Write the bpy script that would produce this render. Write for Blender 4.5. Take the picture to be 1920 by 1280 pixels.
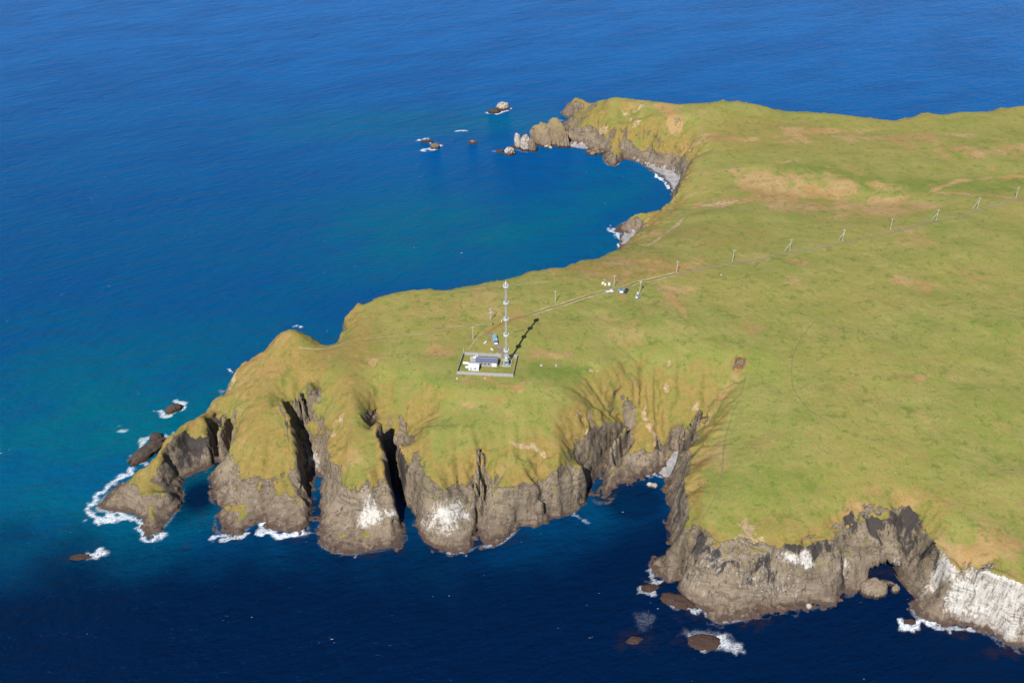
import bpy, bmesh, math, random
import numpy as np
from mathutils import Vector, Matrix

# ------------------------------------------------------------------ camera, sky, sun, exposure
for o in list(bpy.data.objects): bpy.data.objects.remove(o, do_unlink=True)
SC = bpy.context.scene
C = bpy.context.collection
PITCH = math.radians(35.0); FOC = 1920.0; CAMZ = 402.0
cam_d = bpy.data.cameras.new('camera'); cam = bpy.data.objects.new('camera', cam_d); C.objects.link(cam)
cam_d.sensor_width = 36.0; cam_d.lens = 36.0; cam_d.clip_start = 1.0; cam_d.clip_end = 60000.0
cam.location = (0, 0, CAMZ); cam.rotation_euler = (math.radians(90) - PITCH, 0, 0)
SC.camera = cam
SUN_EL = math.radians(47.0); SUN_VEC_XY = (-0.365, -0.931)      # horizontal direction towards the sun
world = bpy.data.worlds.new("World"); SC.world = world; world.use_nodes = True
wn = world.node_tree; bg = wn.nodes['Background']
sky = wn.nodes.new('ShaderNodeTexSky'); sky.sky_type = 'NISHITA'; sky.sun_disc = False
sky.sun_elevation = SUN_EL; sky.sun_rotation = math.atan2(SUN_VEC_XY[0], SUN_VEC_XY[1])
sky.altitude = 300; sky.air_density = 1.0; sky.dust_density = 0.1; sky.ozone_density = 4.0
wn.links.new(sky.outputs[0], bg.inputs[0]); bg.inputs[1].default_value = 0.075
sun_d = bpy.data.lights.new('sun', 'SUN'); sun_d.energy = 5.0; sun_d.angle = math.radians(0.5); sun_d.color = (1.0, 0.955, 0.88)
sun = bpy.data.objects.new('sun', sun_d); C.objects.link(sun); sun.location = (0, 0, 900)
sv = Vector((SUN_VEC_XY[0]*math.cos(SUN_EL), SUN_VEC_XY[1]*math.cos(SUN_EL), math.sin(SUN_EL)))
sun.rotation_euler = sv.to_track_quat('Z', 'Y').to_euler()
SC.view_settings.view_transform = 'Standard'; SC.view_settings.look = 'None'
SC.view_settings.exposure = 0.8; SC.view_settings.gamma = 1.0; SC.view_settings.use_curve_mapping = False
SC.render.resolution_x = 1024; SC.render.resolution_y = 682
SC.cycles.max_bounces = 5; SC.cycles.diffuse_bounces = 2; SC.cycles.glossy_bounces = 2

# ------------------------------------------------------------------ surveying: a sight line from the aircraft to a height
cP, sP = math.cos(PITCH), math.sin(PITCH)
def W(px, py, z=0.0):
    u = (px - 960.0)/FOC; v = (py - 640.0)/FOC
    dx, dy, dz = u, cP - v*sP, -(sP + v*cP)
    t = (z - CAMZ)/dz
    return (dx*t, dy*t, z)

# ------------------------------------------------------------------ noise
def _h(ix, iy, iz, seed):
    n = (ix.astype(np.int64)*374761393 + iy.astype(np.int64)*668265263 + iz.astype(np.int64)*2147483647 + seed*974634777) & 0xffffffff
    n = ((n ^ (n >> 13))*1274126177) & 0xffffffff
    n = ((n ^ (n >> 16))*2246822519) & 0xffffffff
    return ((n ^ (n >> 15)) & 0xffffff)/8388607.5 - 1.0
def vn2(x, y, seed=0):
    ix = np.floor(x); iy = np.floor(y); fx = x-ix; fy = y-iy
    ix = ix.astype(np.int64); iy = iy.astype(np.int64); z = np.zeros_like(ix)
    fx = fx*fx*fx*(fx*(fx*6-15)+10); fy = fy*fy*fy*(fy*(fy*6-15)+10)
    a = _h(ix, iy, z, seed); b = _h(ix+1, iy, z, seed); c = _h(ix, iy+1, z, seed); d = _h(ix+1, iy+1, z, seed)
    return (a+(b-a)*fx)*(1-fy) + (c+(d-c)*fx)*fy
def vn3(x, y, z, seed=0):
    ix = np.floor(x); iy = np.floor(y); iz = np.floor(z); fx = x-ix; fy = y-iy; fz = z-iz
    ix = ix.astype(np.int64); iy = iy.astype(np.int64); iz = iz.astype(np.int64)
    fx = fx*fx*(3-2*fx); fy = fy*fy*(3-2*fy); fz = fz*fz*(3-2*fz)
    def pl(k):
        a = _h(ix, iy, k, seed); b = _h(ix+1, iy, k, seed); c = _h(ix, iy+1, k, seed); d = _h(ix+1, iy+1, k, seed)
        return (a+(b-a)*fx)*(1-fy) + (c+(d-c)*fx)*fy
    return pl(iz)*(1-fz) + pl(iz+1)*fz
def fbm(x, y, s, oct=4, seed=0, gain=0.5):
    r = 0; a = 1.0; t = 0
    for o in range(oct):
        k = 2.03**o/s
        r = r + a*vn2(x*k + 17.3*o + y*k*0.31, y*k - 9.1*o - x*k*0.31, seed+o); t += a; a *= gain
    return r/t*1.6
def fbm3(x, y, z, s, oct=3, seed=0, gain=0.55):
    r = 0; a = 1.0; t = 0
    for o in range(oct):
        k = 2.07**o/s; r = r + a*vn3(x*k+5*o, y*k-3*o, z*k, seed+o); t += a; a *= gain
    return r/t*1.6
def sstep(a, b, x):
    t = np.clip((x-a)/(b-a), 0, 1); return t*t*(3-2*t)
def blur(A, r, n=2):
    for _ in range(n):
        for ax in (0, 1):
            P = np.concatenate([np.repeat(A.take([0], ax), r+1, ax), A, np.repeat(A.take([-1], ax), r, ax)], ax)
            S = np.cumsum(P, ax); m = A.shape[ax]; k = 2*r+1
            A = (S.take(range(k, k+m), ax) - S.take(range(0, m), ax))/k
    return A

# ------------------------------------------------------------------ survey notes of the headland
def P(s):
    out = []
    for w in s.split():
        out.append(tuple(float(q) for q in w.split(',')))
    return out
# shoreline; pairs are sighted waterline points, triples are rim points whose foot lies out of sight behind them
SHORE = P("179,957 215,957 249,960 268,978 271,996 280,1007 303,992 320,970 338,942 340,912 350,899 365,893 387,880 398,868 "
 "404,868 410,852 422,824 431,818 427,836 414,860 402,884 395,902 399,917 395,936 416,952 407,970 402,996 421,1004 455,997 476,978 "
 "500,977 507,992 552,997 576,1010 577,975 583,940 588,915 590,900 590,892 597,892 612,896 605,917 609,932 599,951 601,977 "
 "600,992 602,1022 634,1034 665,1037 712,1030 752,1025 757,1003 752,985 742,960 735,930 728,895 722,862 726,856 736,872 748,905 759,935 "
 "774,949 782,961 786,992 796,1017 815,1030 840,1035 877,1035 890,1021 893,1000 896,985 899,1000 899,1024 915,1024 940,1016 956,1002 977,982 "
 "1009,981 1040,970 1076,959 1094,940 1102,915 1122,896 1147,871 1160,852 1172,832 1178,824 1174,838 1152,874 1135,899 1113,927 1111,937 1122,945 "
 "1132,940 1144,941 1154,924 1166,909 1179,907 1197,902 1216,890 1228,886 1238,887 1254,899 1256,904 1246,924 1257,931 1260,949 1266,962 "
 "1254,971 1250,984 1257,996 1254,1015 1262,1030 1250,1042 1222,1052 1219,1058 1227,1074 1250,1088 1264,1089 1284,1077 1290,1068 1287,1080 "
 "1274,1103 1294,1121 1319,1141 1339,1163 1367,1163 1404,1156 1441,1145 1485,1141 1514,1137 1563,1133 1571,1112 1577,1098 1583,1112 1587,1123 "
 "1603,1106 1613,1096 1630,1088 1688,1088 1700,1106 1719,1121 1711,1133 1713,1155 1749,1164 1790,1171 1831,1178 1847,1173 1860,1190 "
 "1892,1205 1920,1210 2000,1235 2150,1262")
SHORE2 = P("1985,194,40 1920,196,39 1894,197,39 1867,207,38 1837,208,38 1815,206,38 1770,212,37 1740,209,37 1706,220,36 1665,224,34 1639,219,35 "
 "1605,217,36 1575,212,37 1530,209,38 1455,205,38 1425,194,40 1395,190,41 1361,186,41 1327,189,40 1275,195,38 1216,185,38 1194,182,38 1147,180,37 "
 "1128,186,26 1117,187,20 1104,194,13 1084,185,15 1067,195,9 1058,203,5")
SHORE3 = P("1052,212 1060,217 1085,221 1078,224 1062,225 1057,229 1052,238 1052,250 1060,265 1065,275 1099,277 1104,286 1116,289 1129,285 1134,286 1133,299 "
 "1140,309 1155,311 1160,302 1172,298 1183,300 1202,307 1219,316 1236,329 1252,342 1264,357")
SHORE4 = P("1266,367,22 1260,378,22 1257,389,22 1247,394,17 1226,397,16 1204,400,15 1189,401,15 1176,408,11")
SHORE5 = P("1164,420 1150,431 1160,434 1169,437 1168,450 1164,461")
SHORE6 = P("1147,469,34 1135,475,38 1119,481,41 1101,482,42 1086,488,42 1075,495,43 1059,498,43 1039,497,44 1020,500,44 1002,502,44 988,505,44 "
 "970,517,45 957,520,45 940,522,45 916,524,46 885,530,46 854,537,46 843,541,45 827,545,44 817,541,45 806,536,46 790,535,46 764,538,46 738,543,45 712,549,44 "
 "694,558,43 686,566,42 666,568,40 655,580,37 651,597,36 650,614,37 641,619,35,.3 635,632,36,.25 629,642,38,.3 608,644,36.5,.3 591,636,41,.4 572,620,47 556,609,51 541,606,52 "
 "525,611,51 512,628,45 507,645,40 479,663,36 462,670,34 448,684,30 436,696,27 429,715,24 429,730,22 410,745,20 380,775,21 350,791,23 327,809,22 305,839,19 "
 "282,865,15 255,889,11")
SHORE7 = P("236,906 210,917 196,932")
FOOT = 0.62
def foot(p):
    if len(p) == 2: return W(*p)[:2]
    a = W(*p[:3]); b = W(p[0], p[1], 0)
    f = p[3] if len(p) > 3 else FOOT if p[1] > 250 else 0.5
    return (a[0]+(b[0]-a[0])*f, a[1]+(b[1]-a[1])*f)
poly = [foot(p) for p in SHORE]
poly += [(560, 262), (900, 210), (900, 1150)]
poly += [foot(p) for L in (SHORE2, SHORE3, SHORE4, SHORE5, SHORE6, SHORE7) for p in L]
# lines of known height: crests, rims, gully floors
LINES = [P(s) for s in """
1985,194,40 1920,196,39 1894,197,39 1867,207,38 1837,208,38 1815,206,38 1770,212,37 1740,209,37 1706,220,36 1665,224,34 1639,219,35 1605,217,36 1575,212,37 1530,209,38 1455,205,38 1425,194,40 1395,190,41 1361,186,41 1327,189,40 1275,195,38 1216,185,38 1194,182,38 1147,180,37 1128,186,26 1117,187,20 1104,194,13 1084,185,15 1067,195,9
1266,367,22 1260,378,22 1257,389,22
1247,394,17 1226,397,16 1204,400,15 1189,401,15 1176,408,11
1147,469,34 1135,475,38 1119,481,41 1101,482,42 1086,488,42 1075,495,43 1059,498,43 1039,497,44 1020,500,44 1002,502,44 988,505,44 970,517,45 957,520,45 940,522,45 916,524,46 885,530,46 854,537,46 843,541,45 827,545,44 817,541,45 806,536,46 790,535,46 764,538,46 738,543,45 712,549,44 694,558,43 686,566,42 666,568,40 655,580,37 651,597,36 650,614,37
641,619,35 635,632,36 629,642,38 608,644,36.5 591,636,41 572,620,47 556,609,51 541,606,52 525,611,51 512,628,45 507,645,40 479,663,36 462,670,34 448,684,30 436,696,27 429,715,24 429,730,22 410,745,20 380,775,21 350,791,23 327,809,22 305,839,19 282,865,15 255,889,11 215,925,4
1147,469,32 1164,461,26 1180,455,25 1197,436,25 1215,422,25 1229,410,25 1247,398,25
1210,412,14 1240,402,19
1172,425,4 1185,428,5 1205,420,8
1266,367,25 1272,352,27 1279,339,28 1289,322,30 1297,303,32 1303,285,33
1182,298,2 1200,303,2.5 1222,312,3 1240,318,3 1262,322,3 1276,335,3
1262,322,3 1262,300,10.4 1262,285,16 1262,265,22 1262,245,27
1240,318,3 1240,300,10 1240,280,16.6 1240,255,24.5 1240,230,30.5 1240,200,36
1200,302,2 1200,285,8.5 1200,262,16 1200,235,25 1200,205,32.5
1220,290,9 1222,270,16 1222,250,22
1120,275,4 1120,250,12.3 1120,225,21 1120,205,27
1085,272,2 1085,255,8.3 1085,240,14 1085,225,19
1290,285,25 1300,262,33
1138,303,4 1145,292,9 1154,281,12.5 1163,288,7
1170,285,4.5 1170,262,11 1170,235,20 1170,205,28
1106,282,2 1120,281,3 1132,283,4
1066,268,2 1099,272,2
1062,255,6
1148,268,11 1150,250,15
1060,240,9
1075,228,9 1095,215,18
1150,225,26 1150,200,33
1110,197,15 1095,207,9 1080,212,7 1065,205,6
1150,210,36 1200,215,37 1260,215,38 1330,215,38 1400,220,38 1500,235,36 1600,245,35 1700,250,35 1920,240,38
1330,260,36 1400,270,37 1500,275,37 1600,280,38 1750,280,40 1920,280,41
1330,320,35 1400,310,38 1480,312,41 1560,322,41 1620,345,40 1700,355,39 1920,350,40
1340,352,35 1420,355,34 1500,365,34 1600,378,35 1690,382,36
1300,400,39 1400,400,40 1500,410,41 1600,420,42
1250,440,41 1300,450,43 1400,450,43
1200,470,41 1250,480,44 1200,529,46
1905,372,43 1756,414,43 1581,455,44 1374,495,45 1269,514,46 1142,550,47 1050,572,48 948,603,49
1900,450,44 1700,500,45 1500,560,46 1300,600,47 1100,620,48.5
1920,600,46 1700,640,46 1500,660,46 1300,650,47
1120,680,48 1180,690,46.5
1920,760,43 1700,780,43 1500,780,43 1440,740,44
1920,900,39 1800,900,38 1700,880,39 1600,880,39 1500,880,39 1400,850,40
1380,900,37 1450,930,36 1550,930,35.5 1640,930,35 1700,920,36 1780,960,36 1850,1010,35 1920,1040,35
860,690,48 980,690,48
760,640,46 860,640,47.5 948,640,49 1040,640,49
760,580,46 860,580,47.5 960,560,48 1060,540,47.5 1120,510,46
680,590,43 680,625,44 700,665,45 740,700,45 800,720,46 900,730,46.5 1000,730,46.5 1060,735,46
541,610,54 528,616,52
541,610,54 561,616,52
545,630,46
545,655,41 560,672,40 610,664,39
510,670,39 480,700,35 495,740,33 480,790,29 480,820,26 490,850,22 470,905,13
455,740,29 450,790,26 440,830,22 425,860,15 410,882,7
600,690,40 640,700,43 672,750,43 662,800,38 656,850,33 652,885,28 650,910,23 662,940,15 680,980,6 690,1010,2.5
600,740,35 604,790,28 612,830,24 622,860,24 622,885,16
545,715,36 540,735,31 537,750,27
537,755,25 545,775,17 555,795,11 567,820,6 575,850,3 585,873,1 592,885,0
562,752,25 573,780,17 579,800,13.5 585,822,10 594,860,3.5 602,880,3
497,790,29 508,812,25 528,828,19
507,830,25 530,850,21 548,875,18 556,905,11 565,940,8 562,975,3
505,880,15 520,930,10 540,970,4
415,955,3 440,953,6 462,962,5 440,985,2.5
436,915,10 430,940,4
412,745,21 421,770,20 424,790,17
408,800,13 404,840,7 403,862,1
350,830,14 372,850,9 385,866,4
325,870,8 335,890,3
250,930,8 280,925,10 310,925,8 325,935,5
270,960,5 290,975,4
703,800,36 706,827,33 715,862,31 727,905,25 738,940,14 748,975,6
722,780,38 728,795,36 742,820,34 754,842,31 760,872,27 772,900,20 786,925,15
720,797,25 722,820,12 724,845,3
690,880,30 700,920,24 712,950,14 725,990,6 735,1010,2
800,790,43 812,840,37 824,880,32 834,915,28 840,945,20 845,975,12 845,1005,5
790,860,32 800,905,26 805,945,17 805,985,7
880,780,43 882,830,37 870,870,31 876,905,26 880,940,18 884,985,8
886,868,31 890,890,24 882,925,19
910,790,41 908,830,35 904,868,28 903,905,19 898,950,11 896,980,3
925,830,36 922,880,29 922,920,22 930,960,12 935,990,5
980,760,43 985,810,38 985,835,35 985,850,32 985,893,28
1060,760,43 1055,810,37 1050,850,33 1050,912,27
945,908,26 991,899,27 1022,910,26 1054,918,25 1078,905,25 1090,882,25 1115,850,24 1150,820,22 1182,795,22
960,945,16 1000,935,17 1045,940,15 1075,932,14 1090,915,12
960,985,4 1010,962,5 1060,950,4
1100,760,41 1110,800,34 1140,785,30 1172,768,28
1190,800,15 1181,817,5
1190,745,30 1200,770,26 1202,800,20 1192,830,14.5 1175,855,10.5 1158,880,7.5 1140,915,3.5
1130,705,40 1160,715,36 1190,725,32 1230,738,29.5 1262,745,30.5
1222,800,19 1215,840,11 1205,870,6
1260,690,41 1270,740,32 1262,780,22 1252,815,14 1243,850,7 1232,875,3
1385,690,41 1350,735,34 1325,775,27 1308,800,21 1292,828,12 1277,848,4 1262,875,2 1250,890,0.7
1385,672,45 1400,690,44
1400,720,43 1360,770,37 1335,810,33 1322,840,31 1312,870,31 1308,900,32
1300,830,27 1288,850,20 1282,870,14
1291,870,26 1287,900,26 1284,930,26 1290,960,27 1288,990,27 1278,1020,22
1268,905,10 1270,940,12 1276,970,15 1268,1000,10
1320,920,34 1320,960,33 1315,1000,30 1300,1025,26
1275,1040,18 1300,1045,17 1322,1030,22
1262,1065,8 1280,1062,8
1235,1062,2 1245,1075,2
1300,1062,12 1325,1032,25
1340,1022,28 1400,1035,29 1430,1030,30 1458,1015,31 1506,1011,31 1546,1003,31 1575,985,31 1587,972,32 1632,966,32 1668,962,33 1692,948,34
1350,1060,21 1420,1060,21 1480,1050,22 1540,1040,21
1310,1095,10 1370,1100,11 1440,1100,10 1520,1095,9
1290,1108,3 1340,1140,3 1400,1135,3 1500,1120,3 1550,1118,3
1580,1040,20 1560,1080,12
1577,1095,2 1578,1060,9 1583,1020,20
1600,1040,20 1600,1080,6
1622,1000,27 1626,1040,16 1622,1078,4
1645,1000,27 1650,1040,17 1650,1070,8
1680,1020,23 1680,1060,11 1690,1085,3
1698,960,27 1705,1000,19 1710,1040,13
1722,1000,24 1728,1050,15 1712,1095,5
1706,940,35 1725,950,34 1737,980,32 1757,1022,30 1790,1060,29 1831,1084,28 1859,1068,31 1892,1084,31 1920,1096,31 2050,1120,31
1750,1070,18 1760,1100,10 1740,1145,3
1800,1100,17 1830,1135,10 1850,1163,3
1870,1120,19 1900,1160,11 1920,1190,4
""".strip().split('\n')]
XMIN, XMAX, YMIN, YMAX = -300, 780, 268, 1040     # survey grid, 1 m cells
NX, NY = XMAX-XMIN, YMAX-YMIN
def poly_mask(pts, step, nx, ny):
    X = XMIN + (np.arange(nx)+0.5)*step; m = np.zeros((ny, nx), bool)
    for j in range(ny):
        y = YMIN + (j+0.5)*step; xs = []
        for (x1, y1), (x2, y2) in zip(pts, pts[1:]+pts[:1]):
            if (y1 <= y) != (y2 <= y): xs.append(x1 + (y-y1)/(y2-y1)*(x2-x1))
        xs.sort()
        for a, b in zip(xs[0::2], xs[1::2]): m[j] |= (X >= a) & (X < b)
    return m
CLIFFS = [(4.0, (.9, .43), "523,748,34,24 534,764,33,17 543,779,31,11 550,799,29,6 551,823,26,3 553,848,22,1 560,874,18,0 571,893,12,0 580,915,8,0"),
 (3.0, (.95, .2), "429,778,22,12 421,800,20,5 413,823,16,1 407,845,9,0"), (3.0, (.95, .2), "381,780,22,11 386,800,20,5 391,823,17,1 394,848,10,0"),
 (3.5, (.8, .6), "1322,765,30,25 1308,788,27,19 1292,808,24,12 1276,828,20,5 1262,850,14,2"),
 (2.5, (.9, .3), "1178,802,21,10 1163,822,20,5 1148,842,19,1"),
 (3.0, (.85, .5), "588,712,40,37 592,728,38,33 588,742,34,30"), (2.5, (.9, .3), "552,728,37,33 558,745,34,29 564,765,30,24"),
 (2.5, (.9, .4), "716,787,36,24 712,815,34,10 722,850,31,3"), (2.0, (.95, .2), "908,838,37,31 904,868,32,22 901,905,27,12 897,945,18,4")]
def build_height():
    land = poly_mask(poly, 1.0, NX, NY)
    fix = np.zeros((NY, NX)); cnt = np.zeros((NY, NX))
    def raster(a, b):
        n = int(max(abs(b[0]-a[0]), abs(b[1]-a[1]))*2)+2
        t = np.linspace(0, 1, n)
        i = np.floor(a[0]+(b[0]-a[0])*t-XMIN).astype(int); j = np.floor(a[1]+(b[1]-a[1])*t-YMIN).astype(int)
        z = a[2]+(b[2]-a[2])*t; ok = (i >= 0) & (i < NX) & (j >= 0) & (j < NY)
        np.add.at(fix, (j[ok], i[ok]), z[ok]); np.add.at(cnt, (j[ok], i[ok]), 1)
    for L in LINES:
        Q = [W(*p) for p in L]
        for a, b in zip(Q, Q[1:]): raster(a, b)
    for L in LINES:                      # coastal crests keep their height: a shoulder three and five metres inland
        if L[0][:2] in ((1147, 469), (641, 619), (1985, 194)) and len(L) > 9:
            for dy, dz in ((-2.5, 0.9), (-5.0, 0.6)) if L[0][0] < 1900 else ((-3, 1.0),):
                Q = [W(*p) for p in L]; Q = [(a+(1.2 if b > 480 and L[0][0] == 641 else 0), b+dy, c+dz) for a, b, c in Q]
                for a, b in zip(Q, Q[1:]): raster(a, b)
    for off, (ox, oy), t in CLIFFS:
        Q = [W(*p[:3]) for p in P(t)]; zf = [p[3] for p in P(t)]
        E = [(q[0]+ox*off, q[1]+oy*off, z) for q, z in zip(Q, zf)]; E2 = [(q[0]+ox*(off+1.5), q[1]+oy*(off+1.5), z) for q, z in zip(Q, zf)]
        B_ = [(q[0]-ox*2.5, q[1]-oy*2.5, q[2]+1.5) for q in Q]
        for L in (Q, E, E2, B_):
            for a, b in zip(L, L[1:]): raster(a, b)
    raster((560, 300, 32), (900, 300, 36)); raster((560, 500, 43), (900, 500, 46)); raster((560, 800, 42), (900, 800, 43)); raster((560, 930, 38), (900, 960, 38))
    Z = np.where(cnt > 0, fix/np.maximum(cnt, 1), 0); F = cnt > 0
    F &= land
    # sea floor falls away from the shore
    d = np.zeros((NY, NX)); g = land.copy()
    for k in range(10):
        n = g.copy(); n[1:] |= g[:-1]; n[:-1] |= g[1:]; n[:, 1:] |= g[:, :-1]; n[:, :-1] |= g[:, 1:]
        d[n & ~g] = k+1; g = n
    d[~g] = 11
    sea = ~land
    Z[sea] = -0.35*d[sea]; F |= sea
    H = None
    for s, it in ((16, 400), (8, 400), (4, 260), (2, 160), (1, 110)):
        ny, nx = NY//s, NX//s
        Zc = Z[:ny*s, :nx*s].reshape(ny, s, nx, s); Fc = F[:ny*s, :nx*s].reshape(ny, s, nx, s).astype(float)
        # land lines take priority over sea cells in a coarse block
        n = Fc.sum((1, 3)); Fm = n > (0 if s == 1 else 0.5); Zm = (Zc*Fc).sum((1, 3))/np.maximum(n, 1)
        if H is None: H = np.full((ny, nx), 25.0)
        else:
            H = H.repeat(2, 0).repeat(2, 1)
            H = np.pad(H, ((0, max(0, ny-H.shape[0])), (0, max(0, nx-H.shape[1]))), mode='edge')[:ny, :nx]
        H = np.where(Fm, Zm, H)
        for _ in range(it):
            G = np.pad(H, 1, mode='edge')
            H = np.where(Fm, Zm, 0.25*(G[:-2, 1:-1]+G[2:, 1:-1]+G[1:-1, :-2]+G[1:-1, 2:]))
    return H, land
H0, LAND = build_height(); HRAW = H0.copy()
inl = blur(LAND.astype(float), 12, 2)                     # 1 far from any shore
wq = sstep(0.86, 1.0, inl)
H1 = blur(H0, 1, 1)
Hs = blur(H0, 5, 2)
H0 = H1*(1-wq) + Hs*wq
# rain has cut gullies into the slopes: follow the water downhill and wear the ground where it gathers
def erode(H, k, seed):
    H = H.copy(); n = H + fbm(xg, yg, 6, 3, seed)*0.5; ny, nx = H.shape
    best = np.zeros((ny, nx)); rec = np.arange(ny*nx).reshape(ny, nx).copy(); idx = rec.copy()
    for dj, di in ((0, 1), (1, 0), (0, -1), (-1, 0), (1, 1), (-1, 1), (1, -1), (-1, -1)):
        sh = np.roll(n, (-dj, -di), (0, 1)); g = (n-sh)/math.hypot(dj, di); b = g > best
        best[b] = g[b]; rec[b] = np.roll(idx, (-dj, -di), (0, 1))[b]
    A = [1.0]*(ny*nx); ordr = np.argsort(-n, axis=None); hh = n.ravel(); ordr = ordr[hh[ordr] > -0.2].tolist(); rl = rec.ravel().tolist()
    for q in ordr:
        t = rl[q]
        if t != q: A[t] += A[q]
    A = np.array(A).reshape(ny, nx); sl = np.clip(best, 0, 1.2)
    E = np.clip(k*(np.minimum(A, 900)**0.42-1.0)*sstep(0.18, 0.7, blur(best, 2, 1))*(1-0.85*sstep(0.9, 1.5, blur(best, 1, 1))), 0, 5.0)*sstep(-0.5, 3, H)
    return H - np.minimum(blur(E, 1, 1), np.maximum(H-0.2, 0)*0.5)
xg, yg = np.meshgrid(XMIN+np.arange(NX)+0.5, YMIN+np.arange(NY)+0.5)
H0 = erode(H0, 0.34, 1500); H0 = erode(H0, 0.18, 1600)
cm = np.zeros((NY, NX))                 # the sheer walls stay sharp
for off, (ox, oy), t in CLIFFS:
    Q = [W(*p[:3]) for p in P(t)]
    for a, b in zip(Q, Q[1:]):
        for t_ in np.linspace(0, 1, 30):
            for e_ in (-2, 0, off):
                i_ = int(a[0]+(b[0]-a[0])*t_+ox*e_-XMIN); j_ = int(a[1]+(b[1]-a[1])*t_+oy*e_-YMIN); cm[j_, i_] = 1
cm = np.clip(blur(cm, 1, 1)*2.5, 0, 1); H0 = H0*(1-cm) + HRAW*cm
# level the ground of the station
xg, yg = np.meshgrid(XMIN+np.arange(NX)+0.5, YMIN+np.arange(NY)+0.5)
cx, cy, _ = W(915, 686, 48)
k = 1-sstep(0.75, 1.3, np.hypot((xg-cx)/34, (yg-cy)/24)); H0 = H0*(1-k) + 48*k
gy, gx = np.gradient(H0); SL0 = blur(np.hypot(gx, gy), 2, 1)
def samp(A, x, y):
    fx = np.clip(np.asarray(x)-XMIN-0.5, 0, NX-1.001); fy = np.clip(np.asarray(y)-YMIN-0.5, 0, NY-1.001)
    i = fx.astype(int); j = fy.astype(int); a = fx-i; b = fy-j
    return (A[j, i]*(1-a)+A[j, i+1]*a)*(1-b) + (A[j+1, i]*(1-a)+A[j+1, i+1]*a)*b
BEACH = [("1183,300 1202,307 1219,316 1236,329 1252,342 1264,357", "1268,351 1277,338 1270,328 1260,320 1245,316 1222,311 1200,303 1186,298", 'long grey shingle beach curving round the far bay'),
 ("1066,275 1098,280", "1104,277 1099,271 1066,268", 'short grey shingle beach below the far headland cliffs'),
 ("1167,436 1168,450 1164,461", "1180,457 1198,437 1190,434 1177,437", 'small grey beach beside the low rocky point of the bay'),
 ("1238,888 1254,900", "1266,880 1269,865 1275,850 1270,845 1258,856 1250,870", 'pale shingle beach at the head of the narrow cove')]
def inpoly(x, y, pts):
    r = np.zeros(np.shape(x), bool)
    for (x1, y1), (x2, y2) in zip(pts, pts[1:]+pts[:1]):
        r ^= ((y1 <= y) != (y2 <= y)) & (x < x1+(y-y1)/((y2-y1) if y2 != y1 else 1e-9)*(x2-x1))
    return r
BW = []
for wl, inn, lab in BEACH:
    a = [W(*p, 0)[:2] for p in P(wl)]; b = [W(*p, 1.5)[:2] for p in P(inn)]
    BW.append((a, a+b, lab))
for a, pl, lab in BW:
    g = inpoly(xg, yg, pl).astype(float); g = np.clip(blur(g, 2, 1)*2.2, 0, 1)
    d = np.full(xg.shape, 1e9)
    for (x1, y1), (x2, y2) in zip(a, a[1:]):
        lx, ly = x2-x1, y2-y1; t = np.clip(((xg-x1)*lx+(yg-y1)*ly)/(lx*lx+ly*ly), 0, 1); d = np.minimum(d, np.hypot(xg-x1-t*lx, yg-y1-t*ly))
    H0 = H0*(1-g) + g*np.clip(d*0.14, 0, 3.0); SL0 = SL0*(1-g)
def height(x, y):
    """final ground height at x, y"""
    x = np.asarray(x, float); y = np.asarray(y, float)
    s = sstep(0.35, 0.95, samp(SL0, x, y))
    n1 = fbm(x, y, 17, 4, 11); n2 = fbm(x, y, 17, 4, 31)
    z = samp(H0, x + s*n1*1.9, y + s*n2*1.9)
    far = sstep(650, 800, y)
    r = 1-np.abs(fbm(x*1.25, y*0.62, 11, 4, 51)); r2 = 1-np.abs(fbm(x, y, 23, 4, 77))
    above = sstep(-3, 2, z)
    z = z + s*above*((r-0.62)*(1.2+far*1.6) + (r2-0.6)*(1.8+far*2.0) + fbm(x, y, 3.5, 3, 91)*0.35)
    # soft hummocks and terracettes on the grass
    # weedy reef and fallen blocks along the foot of the cliffs
    z = z + sstep(-3.2, -0.3, z)*(1-sstep(0.6, 3.0, z))*sstep(0.12, 0.3, samp(SL0, x, y))*np.clip(fbm(x, y, 2.6, 3, 1234)-0.05, 0, 1)*2.2
    g = (1-s)*above*(1-0.9*(1-sstep(0.75, 1.4, np.hypot((x-cx)/34, (y-cy)/24))))
    z = z + g*(fbm(x, y, 38, 3, 5)*0.8 + fbm(x, y, 9, 3, 6)*0.26 + fbm(x, y, 2.4, 2, 8)*0.12)
    return z
def ground(px, py):
    """where a sight line meets the ground"""
    o = np.array([0, 0, CAMZ]); q = np.array(W(px, py, 0)); d = q-o
    t = np.linspace(0.82, 1.0, 900); X = o[None]+d[None]*t[:, None]
    hz = height(X[:, 0], X[:, 1]); hit = np.where(X[:, 2] <= hz)[0]
    k = hit[0] if len(hit) else -1
    return (float(X[k, 0]), float(X[k, 1]), float(max(hz[k], 0)))

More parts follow.
